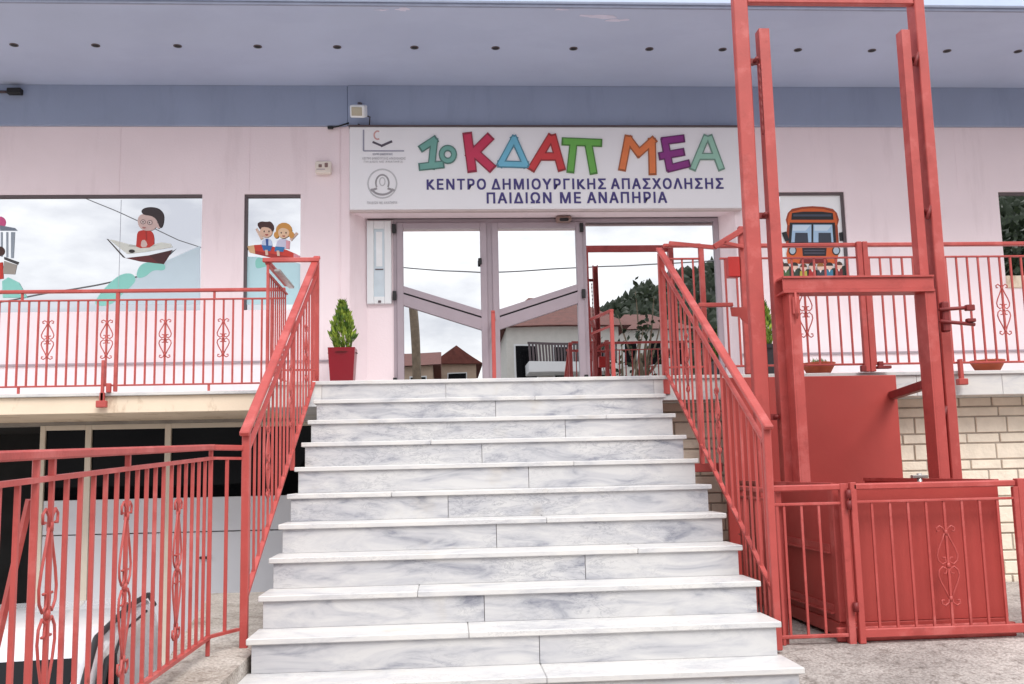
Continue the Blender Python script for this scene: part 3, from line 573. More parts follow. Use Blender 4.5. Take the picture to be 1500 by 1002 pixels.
MB().box(p.x-.085, p.x+.085, YF-.075, YF-.001, p.z-.07, p.z+.07, bev=.012).build('housing', mat('aged_white_plastic', rgb(226, 214, 204), .5), F)
MB().box(p.x+.015, p.x+.05, YF-.085, YF-.074, p.z-.005, p.z+.045, bev=.006).box(p.x-.05, p.x-.015, YF-.082, YF-.074, p.z-.005, p.z+.03, bev=.004).build('strobe_lens', mat('brown_lens', rgb(120, 88, 84), .3), F)
MB().box(p.x-.07, p.x+.02, YF-.08, YF-.074, p.z-.03, p.z-.022).build('vent_slot', M_ALU, F)
p = onY(826, 318, YD-.12)
F = thing('motion_sensor', (p.x, YD-.05, p.z), 'small grey motion sensor hanging over the middle of the entrance frame', 'sensor')
MB().box(p.x-.085, p.x+.085, YD-.13, YD-.022, p.z-.045, p.z+.015, bev=.012).build('housing', mat('sensor_brown', rgb(146, 120, 112), .45), F)
MB().box(p.x-.05, p.x+.05, YD-.15, YD-.128, p.z-.05, p.z-.015, bev=.008).build('lens', M_BLACK, F)
MB().tube([(p.x-.03, YD-.08, p.z+.01), (p.x-.02, YD-.09, p.z+.05), (p.x+.03, YD-.09, p.z+.05), (p.x+.04, YD-.08, p.z+.01)], .008, 6).build('bracket', M_ALUD, F)
p = onY(20, 134, YF-.06)
F = thing('junction_box', (p.x, YF-.04, p.z), 'dark cable junction box under the soffit at the far left', 'junction box')
MB().box(p.x-.06, p.x+.09, YF-.1, YF-.031, p.z-.035, p.z+.03, bev=.008).build('housing', M_BLACK, F)
MB().tube([(p.x-1.4, YF-.05, p.z+.005), (p.x-.5, YF-.05, p.z), (p.x-.05, YF-.05, p.z)], .014, 6).build('cable', M_ALUD, F)
F = thing('cable_clip', (onY(490, 186, YF).x, YF, onY(490, 186, YF).z), 'short black cable end under the blue beam left of the sign', 'cable')
q0, q1, q2 = onY(484, 187, YF-.03), onY(496, 185, YF-.04), onY(511, 180, YF-.06)
MB().tube([q0, q1, q2], .009, 6).build('cable', M_BLACK, F); MB().box(q0.x-.03, q0.x+.03, YF-.05, YF-.012, q0.z-.014, q0.z+.014, bev=.004).build('clip', M_BLACK, F)
x0, x1 = X(538), X(574); z0, z1 = onY(555, 446, YD).z, onY(555, 325, YD).z
F = thing('notice_case', ((x0+x1)/2, YD, z0), 'tall narrow white framed case on the wall left of the glass doors', 'notice case')
MB().box(x0, x0+.075, YD-.05, YD-.001, z0, z1, bev=.006).box(x1-.075, x1, YD-.05, YD-.001, z0, z1, bev=.006).box(x0+.076, x1-.076, YD-.05, YD-.001, z1-.09, z1, bev=.006).box(x0+.076, x1-.076, YD-.05, YD-.001, z0, z0+.08, bev=.006).build('frame', M_WHITE, F)
MB().box(x0+.07, x1-.07, YD-.022, YD-.002, z0+.07, z1-.08).build('back_board', mat('pale_blue_board', rgb(206, 218, 226), .35), F)
MB().box(x0+.1, x1-.1, YD-.026, YD-.0225, z0+.42, z1-.12).build('paper', mat('paper_white', rgb(240, 242, 244), .6), F)
MB().box(x0+.09, x1-.09, YD-.03, YD-.0225, z0+.38, z0+.392).build('shelf', M_ALUD, F)
MB().box((x0+x1)/2-.012, (x0+x1)/2+.02, YD-.06, YD-.05, z0+.01, z0+.035, bev=.003).build('lock', M_ALUD, F)

# ------------------------------------------------------------------ planters
def conifer(base, h, r, parent, n=1500, seed=1):
    rn = random.Random(seed); m = MB(); B0 = Vector(base)
    m.tube([B0, B0+Vector((0, 0, h*.8))], [.012, .004], 5)
    for _ in range(n):
        t = rn.random()**.8; z_ = h*t; rad = r*(min(1, .45+1.9*t) if t < .32 else (1.0-((t-.32)/.68)**1.25))+.008
        a = rn.random()*6.283; rr = rad*math.sqrt(rn.uniform(.15, 1)); bp = B0+Vector((rr*math.cos(a), rr*math.sin(a), z_*.93))
        d = Vector((math.cos(a)*.55, math.sin(a)*.55, 1.0+rn.random()*.8)).normalized(); d = (d+Vector((rn.uniform(-.3, .3), rn.uniform(-.3, .3), 0))).normalized()
        L = h*rn.uniform(.05, .16); s_ = d.orthogonal().normalized()*L*.16; s_.rotate(Matrix.Rotation(rn.random()*6.28, 3, d))
        m.poly([bp-s_*.5, bp+d*L*.55-s_, bp+d*L, bp+d*L*.55+s_])
    return m.build('foliage', M_CONIFER, parent)
def planter(px_, Y, potm, label, top_z, seed):
    c = onY(px_, 530, Y)
    T = thing('potted_conifer', (c.x, Y, 0), label, 'potted plant', 'potted conifers flanking the entrance')
    h = top_z; prof = [(.115*1.2, 0), (.12*1.2, .01), (.158*1.2, h-.02), (.16*1.2, h), (.145*1.2, h), (.14*1.2, h-.04), (.001, h-.04)]
    MB().lathe((c.x, Y, 0), prof, 4).build('pot', potm, T)
    MB().lathe((c.x, Y, h-.045), [(.135*1.15, 0), (.1, .012), (.001, .014)], 12).build('soil', M_SOIL, T)
    conifer((c.x, Y, h-.04), .53, .118, T, seed=seed); return T
planter(502, 2.3, M_POT, 'yellow green conifer in a tall red pot left of the doors', onY(502, 511, 2.3).z, 4)
planter(1119, 2.3, mat('shaded_pot', rgb(40, 36, 40), .4), 'green conifer in a pot coloured dark for shadow, partly hidden by the lift post', onY(1119, 506, 2.3).z, 9)  # the shadow on this pot is put into its near-black colour
def bowl(px_, lab, seed):
    c = onY(px_, 540, .2); rn = random.Random(seed)
    T = thing('flower_bowl', (c.x, .2, 0), lab, 'flower pot', 'terracotta bowls along the landing edge')
    MB().lathe((c.x, .2, 0), [(.07, 0), (.09, .005), (.135, .085), (.14, .1), (.125, .1), (.11, .06), (.001, .06)], 20).build('bowl', M_TERRA, T)
    MB().lathe((c.x, .2, .06), [(.118, 0), (.06, .02), (.001, .025)], 14).build('soil', M_SOIL, T)
    m = MB()
    for _ in range(60):
        a = rn.random()*6.28; rr = rn.random()*.09; bp = Vector((c.x+rr*math.cos(a), .2+rr*math.sin(a), .075)); d = Vector((rn.uniform(-.5, .5), rn.uniform(-.5, .5), 1)).normalized(); L = rn.uniform(.03, .08 if seed == 1 else .05)
        s_ = d.orthogonal().normalized()*.009; m.poly([bp, bp+d*L*.6-s_, bp+d*L, bp+d*L*.6+s_])
    m.build('seedlings', M_LEAF2, T)
bowl(1199, 'terracotta bowl of straggly seedlings behind the lift frame', 1); bowl(1447, 'terracotta bowl on the landing edge right of the lift posts', 2)

# ------------------------------------------------------------------ wrought iron railings
def curl(m, c, r, a0, a1, to3, rad, n=9, shrink=.45):
    pts = []
    for k in range(n+1):
        t = k/n; a = R(a0+(a1-a0)*t); rr = r*(1-(1-shrink)*t); pts.append(to3(c[0]+rr*math.cos(a), c[1]+rr*math.sin(a)))
    m.tube(pts, rad, 5)
def ornament(to3, h, wd, rad, parent):
    """scrolled baluster motif: two almond shapes above each other with curled ends and a knotted middle"""
    m = MB(); H = h/2
    for sx in (-1, 1):
        for sy in (-1, 1):
            pts = [(0.004*sx, H*.86*sy), (wd*.18*sx, H*.66*sy), (wd*.40*sx, H*.42*sy), (wd*.5*sx, H*.25*sy), (wd*.46*sx, H*.12*sy), (wd*.28*sx, H*.03*sy), (wd*.08*sx, H*.08*sy), (wd*.12*sx, H*.2*sy), (wd*.26*sx, H*.2*sy)]
            m.tube([to3(a, b_) for a, b_ in pts], rad, 5)
            tp = [(0.006*sx, H*.80*sy), (wd*.1*sx, H*.93*sy), (wd*.28*sx, H*1.0*sy), (wd*.44*sx, H*.95*sy), (wd*.42*sx, H*.86*sy), (wd*.3*sx, H*.87*sy)]
            m.tube([to3(a, b_) for a, b_ in tp], rad, 5)
    for b_ in (-.83, 0, .83): m.tube([to3(0, H*b_-.014), to3(0, H*b_+.014)], rad*2.1, 6)
    return m.build('scroll_ornament', M_RED, parent)
def railing(name, A, Bp, label, cat, rails, bal, balh, orn=(), ornz=.5, ornh=.34, ornw=.11, posts=(), bsz=.013, group=None, ornc=None):
    """A, Bp: ground points of a straight run; rails: (za, zb, width, height); bal: distances of balusters; heights relative to A-B base line"""
    A, Bp = Vector(A), Vector(Bp); d = Bp-A; hd = Vector((d.x, d.y, 0)); L = hd.length; u = hd/L; sl = d.z/L; nrm = Vector((-u.y, u.x, 0))
    T = thing(name, A, label, cat, group)
    P = lambda s_, z_: A+u*s_+Vector((0, 0, sl*s_+z_))
    for nm, z_, wd, ht, s0, s1 in rails: MB().bar(P(s0, z_), P(s1, z_), wd, ht, bev=min(wd, ht)*.18).build(nm, M_RED, T)
    z0, z1 = balh; e = max(.0, abs(sl)*bsz/2)
    for s_ in bal:
        p = P(s_, 0); MB().box(p.x-bsz/2, p.x+bsz/2, p.y-bsz/2, p.y+bsz/2, p.z+z0, p.z+z1).build('baluster', M_RED, T)
    for s_ in orn:
        c = P(s_, ornz); ornament(lambda a, b_: c+u*a+Vector((0, 0, b_)), ornh, ornw, .0052, T)
    for s_, z0_, z1_, sz in posts:
        p = P(s_, 0); MB().box(p.x-sz/2, p.x+sz/2, p.y-sz/2, p.y+sz/2, p.z+z0_, p.z+z1_, bev=.003).build('post', M_RED, T)
    return T, P
# balcony railing on the left
def sL(px, py=500): return onY(px, py, YB).x
x_end = -.42; x_st = -4.3
sp = (sL(341, 500)-sL(69.5, 500))/19.0
bx = [sL(69.5)+sp*k for k in range(-17, 25)]; bx = [x for x in bx if x < x_end-.05]
T, P = railing('balcony_railing', (x_st, YB, 0), (x_end, YB, 0), 'red wrought iron railing along the left balcony edge', 'railing',
    [('handrail', .915, .04, .03, 0, x_end-x_st), ('top_rail', .835, .025, .014, 0, x_end-x_st), ('bottom_rail', .085, .025, .014, 0, x_end-x_st)],
    [x-x_st for x in bx], (.085, .835), [x-x_st for i, x in enumerate(bx) if (i-17) % 6 == 0], .49, .34, .105,
    [(sL(171, 500)-x_st, .03, .905, .03), (sL(171)-2.0-x_st, .03, .905, .03), (sL(30)-x_st, .835, .905, .02), (sL(313)-x_st, .835, .905, .02), (sL(30)-x_st, .022, .085, .02), (sL(307)-x_st, .022, .085, .02)], bsz=.015)
xk = sL(155); MB().box(xk-.012, xk+.012, YB-.06, YB-.03, -.08, .3, bev=.002).box(xk-.045, xk+.045, YB-.075, YB-.031, -.11, -.05, bev=.006).box(xk-.02, xk+.02, YB-.06, YB-.03, -.06, .02, bev=.004).build('fixing_bracket', M_RED, T)
xk = sL(164); MB().box(xk-.02, xk+.02, YB-.06, YB-.03, .02, .1, bev=.004).build('fixing_bracket', M_RED, T)
# short return railing at the landing's left corner
T, P = railing('corner_railing', (-.40, YB-.06, 0), (-.40, .02, 0), 'short red return railing between the balcony and the stair top', 'railing',
    [('handrail', .945, .045, .03, 0, .92), ('top_rail', .86, .025, .014, 0, .92), ('bottom_rail', .085, .025, .014, 0, .92)], [.06+.1*k for k in range(9)], (.085, .86), (), posts=[(.92, 0, .93, .02)], bsz=.011)
MB().bar((-.44, .015, .965), (.0, .015, .965), .035, .035, bev=.005).bar((-.40, .015, .09), (.0, .015, .09), .025, .014).build('return_rail', M_RED, T)
MB().bar((-.34, .1, .90), (-.34, .82, .90), .05, .025, bev=.006).build('grab_bar', M_STEEL, T)
# stair railings
def stair_rail(name, top, bot, htop, hbot, label, orn, nb, flip):
    A, Bp = Vector(top), Vector(bot); d = Bp-A; L = math.hypot(d.x, d.y); u = Vector((d.x/L, d.y/L, 0)); sl = d.z/L
    T = thing(name, Bp, label, 'railing', 'railings beside the marble stairs')
    P = lambda s_, z_: A+u*s_+Vector((0, 0, sl*s_+z_))
    hz = lambda s_: htop+(hbot-htop)*s_/L
    MB().bar(P(-.05, hz(-.05)), P(L+.05, hz(L+.05)), .054, .028, bev=.006).build('handrail', M_RED, T)
    MB().bar(P(0, hz(0)-.13), P(L-.03, hz(L)-.13), .026, .014).build('top_rail', M_RED, T)
    MB().bar(P(0, .04), P(L-.03, .04), .026, .016).build('bottom_rail', M_RED, T)
    for k in range(nb):
        s_ = L*(k+.7)/(nb+.4); p = P(s_, 0)
        MB().box(p.x-.0065, p.x+.0065, p.y-.0065, p.y+.0065, p.z+.04, p.z+hz(s_)-.13).build('baluster', M_RED, T)
    for k in orn:
        s_ = L*(k+.7)/(nb+.4); c = P(s_, .04+(hz(s_)-.17)*.5); ornament(lambda a, b_: c+u*a+Vector((0, 0, b_)), .42, .1, .0055, T)
    p = P(0, 0); MB().box(p.x-.025, p.x+.025, p.y-.025, p.y+.025, p.z-.15, p.z+htop-.012, bev=.004).build('newel_post', M_RED, T)
    p = P(L, 0); MB().box(p.x-.02, p.x+.02, p.y-.02, p.y+.02, p.z-.25, p.z+hbot-.012, bev=.004).build('newel_post', M_RED, T)
    p = P(L*.42, 0); MB().box(p.x-.015, p.x+.015, p.y-.015, p.y+.015, p.z-.10, p.z+hz(L*.42)-.01, bev=.003).build('post', M_RED, T)
    return T, P, L
TL, PL, LL = stair_rail('stair_railing', (-.035, .10, .0), (-.075, -2.37, -1.41), .985, .935, 'red iron stair railing along the left side of the marble steps', (3, 8, 14), 19, 1)
TRr, PR, LR = stair_rail('stair_railing', (W+.08, .03, .0), (W+.08, -2.38, -1.46), 1.015, .965, 'red iron stair railing along the right side of the marble steps', (5, 11), 19, -1)
# landing railing on the right
xa, xz = 3.22, 8.2
sp = .0925; x0 = onY(1463.6, 379, 0).x; bxs = [x0+sp*k for k in range(-27, 29)]; bxs = [x for x in bxs if 3.26 < x < xz]
xs1 = onY(1183, 460, 0).x
pg = onY(1268, 450, -.03).x
T, P = railing('landing_railing', (xa, 0, 0), (xz, 0, 0), 'red wrought iron railing along the right landing behind the lift', 'railing',
    [('handrail', 1.05, .045, .032, 0, xz-xa), ('top_rail', .945, .025, .014, 0, xz-xa), ('bottom_rail', .065, .025, .016, 0, xz-xa)],
    [x-xa for x in bxs], (.065, .945), [min(bxs, key=lambda x: abs(x-xs1))-xa, x0-xa, x0+1.66-xa], .5, .42, .11, [(4.9, 0, 1.04, .03)], bsz=.014)
xk = onY(1409, 552, -.05).x; MB().box(xk-.015, xk+.015, -.06, -.02, -.1, .09, bev=.003).box(xk-.04, xk+.04, -.075, -.02, -.12, -.07, bev=.005).build('fixing_bracket', M_RED, T)
T, P = railing('gate_side_railing', (W+.10, .02, 0), (3.08, .02, 0), 'short red railing between the stair top and the lift gate', 'railing',
    [('handrail', 1.06, .04, .03, 0, .31), ('top_rail', .95, .025, .014, 0, .31), ('bottom_rail', .065, .025, .016, 0, .31)], [.06, .15, .24], (.065, .95), posts=[(.31, 0, 1.05, .04)])

# fence at the lower left
FX = -.2
T = thing('ramp_fence', (FX, -2.6, -1.6), 'red iron fence with scroll ornaments running towards the viewer at lower left', 'fence')
def fz_(y, za, zb_): return za+(zb_-za)*(y+2.6)/(-2.4)
yend = -6.6
n0 = Vector((-.1, -2.38, 0))
MB().bar((FX, -2.6, fz_(-2.6, -.575, -.66)), (FX, yend, fz_(yend, -.575, -.66)), .042, .03, bev=.006).bar((n0.x, n0.y, -.575), (FX-.02, -2.6, -.575), .04, .028, bev=.004).build('handrail', M_RED, T)
MB().bar((FX, -2.6, fz_(-2.6, -.63, -.735)), (FX, yend, fz_(yend, -.63, -.735)), .026, .016).bar((n0.x, n0.y, -.63), (FX, -2.6, -.63), .024, .014).build('top_rail', M_RED, T)
MB().bar((FX, -2.6, -1.51), (FX, yend, -1.53), .026, .016).bar((n0.x, n0.y, -1.51), (FX, -2.6, -1.51), .024, .014).build('bottom_rail', M_RED, T)
k = 0; y = -2.62
for k in range(0, 33):
    y = -2.62-.1185*k
    if k in (0, 18):
        MB().box(FX-.01, FX+.01, y-.008, y+.008, -1.6, fz_(y, -.588, -.673), bev=.003).build('post', M_RED, T)
    else: MB().box(FX-.007, FX+.007, y-.0065, y+.0065, -1.51, fz_(y, -.63, -.735)).build('baluster', M_RED, T)
    if k in (5, 11, 17, 23):
        c = Vector((FX, y, -1.12)); ornament(lambda a, b_: c+Vector((0, a, b_)), .62 if k > 5 else .6, .13, .005, T)
        if k in (11, 17): MB().box(FX-.009, FX+.009, y-.009, y+.009, fz_(y, -.63, -.735), fz_(y, -.588, -.673)).build('post', M_RED, T)
MB().box(FX+.045, FX+.061, -2.5, -2.484, -1.51, -.63).build('baluster', M_RED, T)
# brace of the near post, leaning away below the fence
MB().bar((FX-.02, -4.74, -.78), (FX-.22, -4.62, -1.6), .016, .016).build('brace', M_RED, T)

# ------------------------------------------------------------------ platform lift
YL = -1.1
L_ = thing('platform_lift', (3.8, YL, GZ), 'tall red steel wheelchair platform lift with open frame and sheet metal car', 'lift')
def beam(x0, x1, y0, y1, z0, z1, name, m=M_RED, bev=.006): return MB().box(x0, x1, y0, y1, z0, z1, bev=bev).build(name, m, L_)
zt1 = 2.60
beam(3.10, 3.205, YL, YL+.07, GZ, zt1+.1, 'mast_post'); beam(4.45, 4.525, YL, YL+.13, GZ, zt1+.1, 'mast_post')
beam(3.206, 4.449, YL+.005, YL+.065, zt1, zt1+.1, 'top_beam')
for x in (3.27, 4.325):      # guide rails as U channels
    m = MB(); wg = .075 if x < 4 else .062; m.box(x, x+wg, YL-.02, YL-.012, -.95, 2.39).box(x, x+.008, YL-.011, YL+.07, -.95, 2.39).box(x+wg-.008, x+wg, YL-.011, YL+.07, -.95, 2.39).build('guide_rail', M_RED, L_)
m = MB()
for zc in (2.16, 1.02, -.40):
    m.box(3.206, 3.268, YL+.02, YL+.05, zc-.02, zc+.02).tube([(3.24, YL-.03, zc), (3.24, YL+.08, zc)], .014, 8)
    m.box(4.388, 4.449, YL+.02, YL+.05, zc-.02, zc+.02).tube([(4.42, YL-.03, zc+.02), (4.42, YL+.06, zc+.02)], .02, 8).tube([(4.40, YL-.03, zc-.05), (4.43, YL-.03, zc+.05)], .012, 8)
m.build('rail_bracket', M_DARKRED, L_)
m = MB(); m.tube([(3.255, YL-.02, 2.12-.015*k) for k in range(36)], [.0095 if k % 4 < 2 else .005 for k in range(36)], 6)
m.build('chain', M_DARKRED, L_)
# carriage frame riding on the guide rails
yc = YL-.16
m = MB(); m.box(3.285, 4.345, yc, yc+.012, .455, .53).box(3.285, 4.345, yc-.012, yc+.14, .532, .545).box(3.285, 4.345, yc-.012, yc+.14, .43, .445).box(3.285, 4.345, yc-.002, yc+.012, .446, .454)
m.build('carriage_beam', M_RED, L_)
m = MB(); m.box(3.335, 3.395, yc, yc+.012, -1.45, .429).box(3.322, 3.334, yc, yc+.13, -1.45, .429); m.build('carriage_post', M_RED, L_)
m = MB(); m.box(4.29, 4.352, yc, yc+.012, -1.45, .429).box(4.277, 4.289, yc, yc+.15, -1.45, .429); m.build('carriage_post', M_RED, L_)
m = MB()
for zc in (.30, .22): m.tube([(4.36, yc-.02, zc), (4.62, yc+.02, zc+.02 if zc > .25 else zc-.02)], .013, 8).box(4.56, 4.62, yc-.01, yc+.03, zc-.005, zc+.035 if zc > .25 else zc+.02, bev=.004)
m.box(4.39, 4.44, yc-.01, yc+.05, .15, .36, bev=.01); m.build('limit_switch', M_DARKRED, L_)
MB().box(3.34, 3.385, yc-.02, yc-.001, .28, .40, bev=.006).tube([(3.36, yc-.02, .25), (3.36, yc-.02, .43)], .009, 6).build('roller_guide', M_RED, L_)
# sheet-metal panel on the landing side and its stay
beam(3.16, 4.575, -.10, -.06, -1.70, -.035, 'back_panel', M_RED2, .004)
MB().bar((4.53, -.11, -.2), (4.30, -1.12, -.2), .06, .06, bev=.004).build('panel_stay', M_DARKRED, L_)
beam(2.80, 3.19, .1, .16, -.77, -.70, 'pit_rail', M_RED, .004)
# car: floor, side and front sheets, angle stiffeners, base frame
cx0, cx1, cy0, cy1 = 3.19, 4.185, -2.12, -.30
beam(cx0, cx1, cy0, cy1, -1.70, -1.62, 'car_floor', M_RED2)
beam(cx0+.06, cx1, cy0, cy0+.012, -1.619, -.87, 'front_sheet', M_RED2, .002)
beam(cx0, cx0+.06, cy0-.01, cy0+.06, -1.619, -.86, 'corner_post', M_RED)
beam(cx0+.01, cx0+.022, cy0+.061, cy1, -1.619, -.86, 'side_sheet', M_RED2, .002); beam(cx1-.012, cx1, cy0+.061, cy1, -1.619, -.86, 'side_sheet', M_RED2, .002)
m = MB()
for zc in (-1.22, -1.56): m.box(cx0-.02, cx0+.009, cy0+.061, cy1, zc-.02, zc-.012).box(cx0-.003, cx0+.009, cy0+.061, cy1, zc-.011, zc+.03)
m.build('angle_stiffener', M_RED, L_)
m = MB(); m.bar((cx0+.016, cy0, -.85), (cx0+.016, cy1, -.85), .03, .025).bar((cx1-.006, cy0, -.85), (cx1-.006, cy1, -.85), .03, .025).bar((cx0+.03, cy0+.006, -.855), (cx1-.02, cy0+.006, -.855), .03, .025); m.build('car_rim', M_RED, L_)
beam(3.16, 4.20, -2.165, -2.135, GZ, -1.64, 'base_channel', M_RED)
p = onY(1346, 690, -1.6); MB().tube([(p.x, -1.6, -.99), (p.x, -1.6, -.80)], .016, 8).box(p.x-.05, p.x+.05, -1.62, -1.58, -.83, -.81, bev=.003).build('lock_pin', M_STEEL, L_)
# landing gate beside the lift
m = MB(); m.box(pg-.045, pg-.002, -.05, -.005, .0, 1.07, bev=.004).box(pg+.002, pg+.045, -.05, -.005, .0, 1.07, bev=.004); m.build('gate_post', M_RED, L_)
MB().box(pg-.08, pg-.04, -.06, -.02, .0, .05, bev=.004).box(pg+.05, pg+.16, -.08, -.03, .02, .045, bev=.004).box(pg+.06, pg+.1, -.07, -.03, .045, .08, bev=.004).build('gate_hinge', M_DARKRED, L_)
a = onY(1046, 362, -.35); b_ = onY(1092, 334, -.35); c_ = onY(1090, 362, -.35)
MB().bar(a, b_, .03, .045, bev=.004).bar(onY(1060, 356, -.35), c_, .03, .03, bev=.004).bar((a.x, -.34, a.z), (a.x-.35, -.34, a.z+.035), .03, .03).build('gate_lever', M_RED, L_)
p = onY(1074, 392, -.3); MB().box(p.x-.05, p.x+.045, -.34, -.26, p.z-.08, p.z+.08, bev=.006).build('control_box', mat('control_red', rgb(178, 40, 36), .4), L_)
a = onY(1082, 380, -.3); xg = onY(1089, 400, -.3).x; MB().box(xg-.03, xg+.03, -.34, -.29, -.03, 1.13, bev=.004).build('gate_post', M_RED, L_)
a, b_ = onY(1023, 447, -.7), onY(1097, 447, -.7); MB().bar((a.x, -.7, a.z), (3.10, -.7, a.z), .03, .03, bev=.004).build('cross_bar', M_RED, L_)
a = onY(1072, 452, -.7); MB().prism([(onY(x_, y_, -.7).x, -.7, onY(x_, y_, -.7).z) for x_, y_ in ((1070, 450), (1097, 450), (1098, 476), (1088, 470), (1084, 464), (1072, 463))], (0, .012, 0)).build('gusset_plate', M_RED, L_)
# side screen of the pit, left of the car
T, P = railing('lift_side_screen', (2.86, -2.16, GZ), (2.95, -1.15, GZ), 'short red barred screen beside the stairs in front of the lift', 'railing',
    [('top_rail', .845, .03, .03, 0, 1.0), ('mid_rail', .79, .02, .014, 0, 1.0), ('bottom_rail', .06, .02, .014, 0, 1.0)], [.12*k+.1 for k in range(8)], (.06, .79), posts=[(0, 0, .84, .035), (1.0, 0, .84, .03)])

# ------------------------------------------------------------------ front enclosure of the lift: fixed panel, hinged gate, right panel
YE = -2.2
def gz(x): return zr(YE)
T, P = railing('lift_fence', (2.78, YE, GZ), (3.215, YE, GZ), 'narrow red fence panel between the stair newel and the gate', 'fence',
    [('top_rail', .86, .035, .035, 0, .43), ('mid_rail', .77, .024, .016, 0, .43), ('bottom_rail', .045, .024, .02, 0, .43)], [.10, .2, .3], (.045, .77), posts=[(.445, -.08, .88, .04), (.06, 0, .77, .018)])
T, P = railing('lift_gate', (3.275, YE-.02, GZ), (4.22, YE-.02, GZ), 'red barred iron gate with a scroll ornament before the lift car', 'gate',
    [('top_rail', .86, .035, .035, 0, .95), ('mid_rail', .775, .024, .014, 0, .95), ('bottom_rail', .055, .03, .05, 0, .95)], [.105*k for k in range(1, 9)], (.055, .775), [.525], .41, .44, .12, posts=[(.0, .0, .885, .035), (.95, .02, .84, .03)])
for zc in (GZ+.82, GZ+.76, GZ+.2): MB().tube([(3.245, YE-.035, zc-.025), (3.245, YE-.035, zc+.025)], .016, 8).build('hinge', M_DARKRED, T)
T, P = railing('lift_fence', (4.27, YE, GZ), (5.6, YE, GZ), 'red fence panel right of the barred lift gate, cut by the photo edge', 'fence',
    [('top_rail', .86, .035, .035, 0, 1.3), ('mid_rail', .775, .024, .014, 0, 1.3), ('bottom_rail', .1, .03, .03, 0, 1.3)], [.08+.105*k for k in range(11)], (.1, .775), posts=[(0, -.05, .885, .05), (1.3, 0, .885, .04)])
MB().box(4.3, 5.55, YE+.05, YE+.06, GZ+.1, GZ+.45).build('kick_sheet', M_RED2, T)

# red barriers on the landing in front of the doors
def barrier(a, b_, lab):
    A, Bp = Vector(a), Vector(b_); T = thing('door_barrier', A, lab, 'barrier', 'red barriers beside the door leaves')
    h = .92; u = (Bp-A).normalized()
    for p in (A, Bp): MB().box(p.x-.02, p.x+.02, p.y-.02, p.y+.02, 0, h-.013, bev=.003).build('post', M_RED, T)
    MB().bar(A+Vector((0, 0, h))-u*.02, Bp+Vector((0, 0, h))+u*.02, .04, .025, bev=.004).build('top_rail', M_RED, T)
    MB().bar(A+Vector((0, 0, h-.16)), Bp+Vector((0, 0, h-.16)), .025, .02).build('mid_rail', M_RED, T)
    MB().bar(A+Vector((0, 0, .1)), Bp+Vector((0, 0, .1)), .025, .02).build('bottom_rail', M_RED, T)
a = onY(897, 500, 2.4); b_ = onY(863, 500, 3.08); barrier((a.x, 2.4, 0), (b_.x, 3.08, 0), 'red steel barrier before the right door jamb')
a = onY(723, 500, 2.4); b_ = onY(724, 500, 3.08); barrier((a.x, 2.4, 0), (b_.x, 3.08, 0), 'red steel barrier seen end on between the two door leaves')

# ------------------------------------------------------------------ white car on the lower yard
CA = thing('parked_car', (-1.3, -2.6, -2.88), 'white car parked in the lower yard behind the red fence', 'car')
ang = math.atan2(-.46, 2.6)
cm = Matrix.Translation((-.47, -3.62, -2.88)) @ Matrix.Rotation(-ang, 4, 'Z')
cm = Matrix.Translation((-.33, -3.54, -2.84)) @ Matrix.Rotation(R(9), 4, 'Z')
# car frame: x 0 (right flank) .. -1.65 (left), y forward = -y (towards the viewer), z up
secs = [(-2.05, .70, .30), (-1.95, .86, .28), (-1.5, .95, .25), (-.85, 1.02, .25), (.0, 1.02, .25), (1.0, 1.03, .25), (1.9, 1.0, .25), (2.15, .92, .3), (2.22, .7, .35)]
def section(y, zt_, zb_, wd, rd=.10, tilt=0):
    xl, xr = -1.66+(1.66-wd)/2, -(1.66-wd)/2; pts = []
    for k in range(5): a = R(90*k/4); pts.append((xr-rd+rd*math.cos(a), zt_-rd+rd*math.sin(a)))
    for k in range(5): a = R(90+90*k/4); pts.append((xl+rd+rd*math.cos(a), zt_-rd+rd*math.sin(a)))
    pts += [(xl, zb_), (xr, zb_)]
    return [cm @ Vector((x, y, z_)) for x, z_ in pts]
def loft(m, ss):
    rings = [[m.bm.verts.new(p) for p in s_] for s_ in ss]; n = len(rings[0]); fs = []
    for a, b_ in zip(rings, rings[1:]):
        for k in range(n): fs.append(m.bm.faces.new((a[k], a[(k+1) % n], b_[(k+1) % n], b_[k])))
    fs.append(m.bm.faces.new(rings[0])); fs.append(m.bm.faces.new(rings[-1][::-1]))
    for f in fs: f.smooth = True
    m._t(fs)
m = MB(); loft(m, [section(y, z1_, z0_, 1.66 if -1.9 < y < 2.1 else 1.5, .08) for y, z1_, z0_ in secs]); m.build('body', M_CARW, CA)
m = MB(); loft(m, [section(-.85, 1.04, 1.0, 1.5, .015), section(-.55, 1.2, 1.0, 1.54, .05), section(-.05, 1.43, 1.0, 1.50, .06), (section(.1, 1.465, 1.0, 1.50, .07)), section(.9, 1.485, 1.0, 1.50, .07), section(1.6, 1.46, 1.0, 1.50, .07), section(1.95, 1.38, 1.0, 1.48, .1), section(2.14, 1.02, .99, 1.5, .02)]); m.build('cabin', M_CARW, CA)
def cpt(x, y, z_): return cm @ Vector((x, y, z_))
MB().prism([cpt(-.14, -.86, 1.045), cpt(-1.52, -.86, 1.045), cpt(-1.52, -.1, 1.42), cpt(-.14, -.1, 1.42)], cm.to_3x3() @ Vector((0, -.015, .012))).build('windscreen', M_CARGL, CA)
def flank(y, z_): t = (z_-1.0)/.46; return cpt(-.058-.022*t+.014, y, z_)
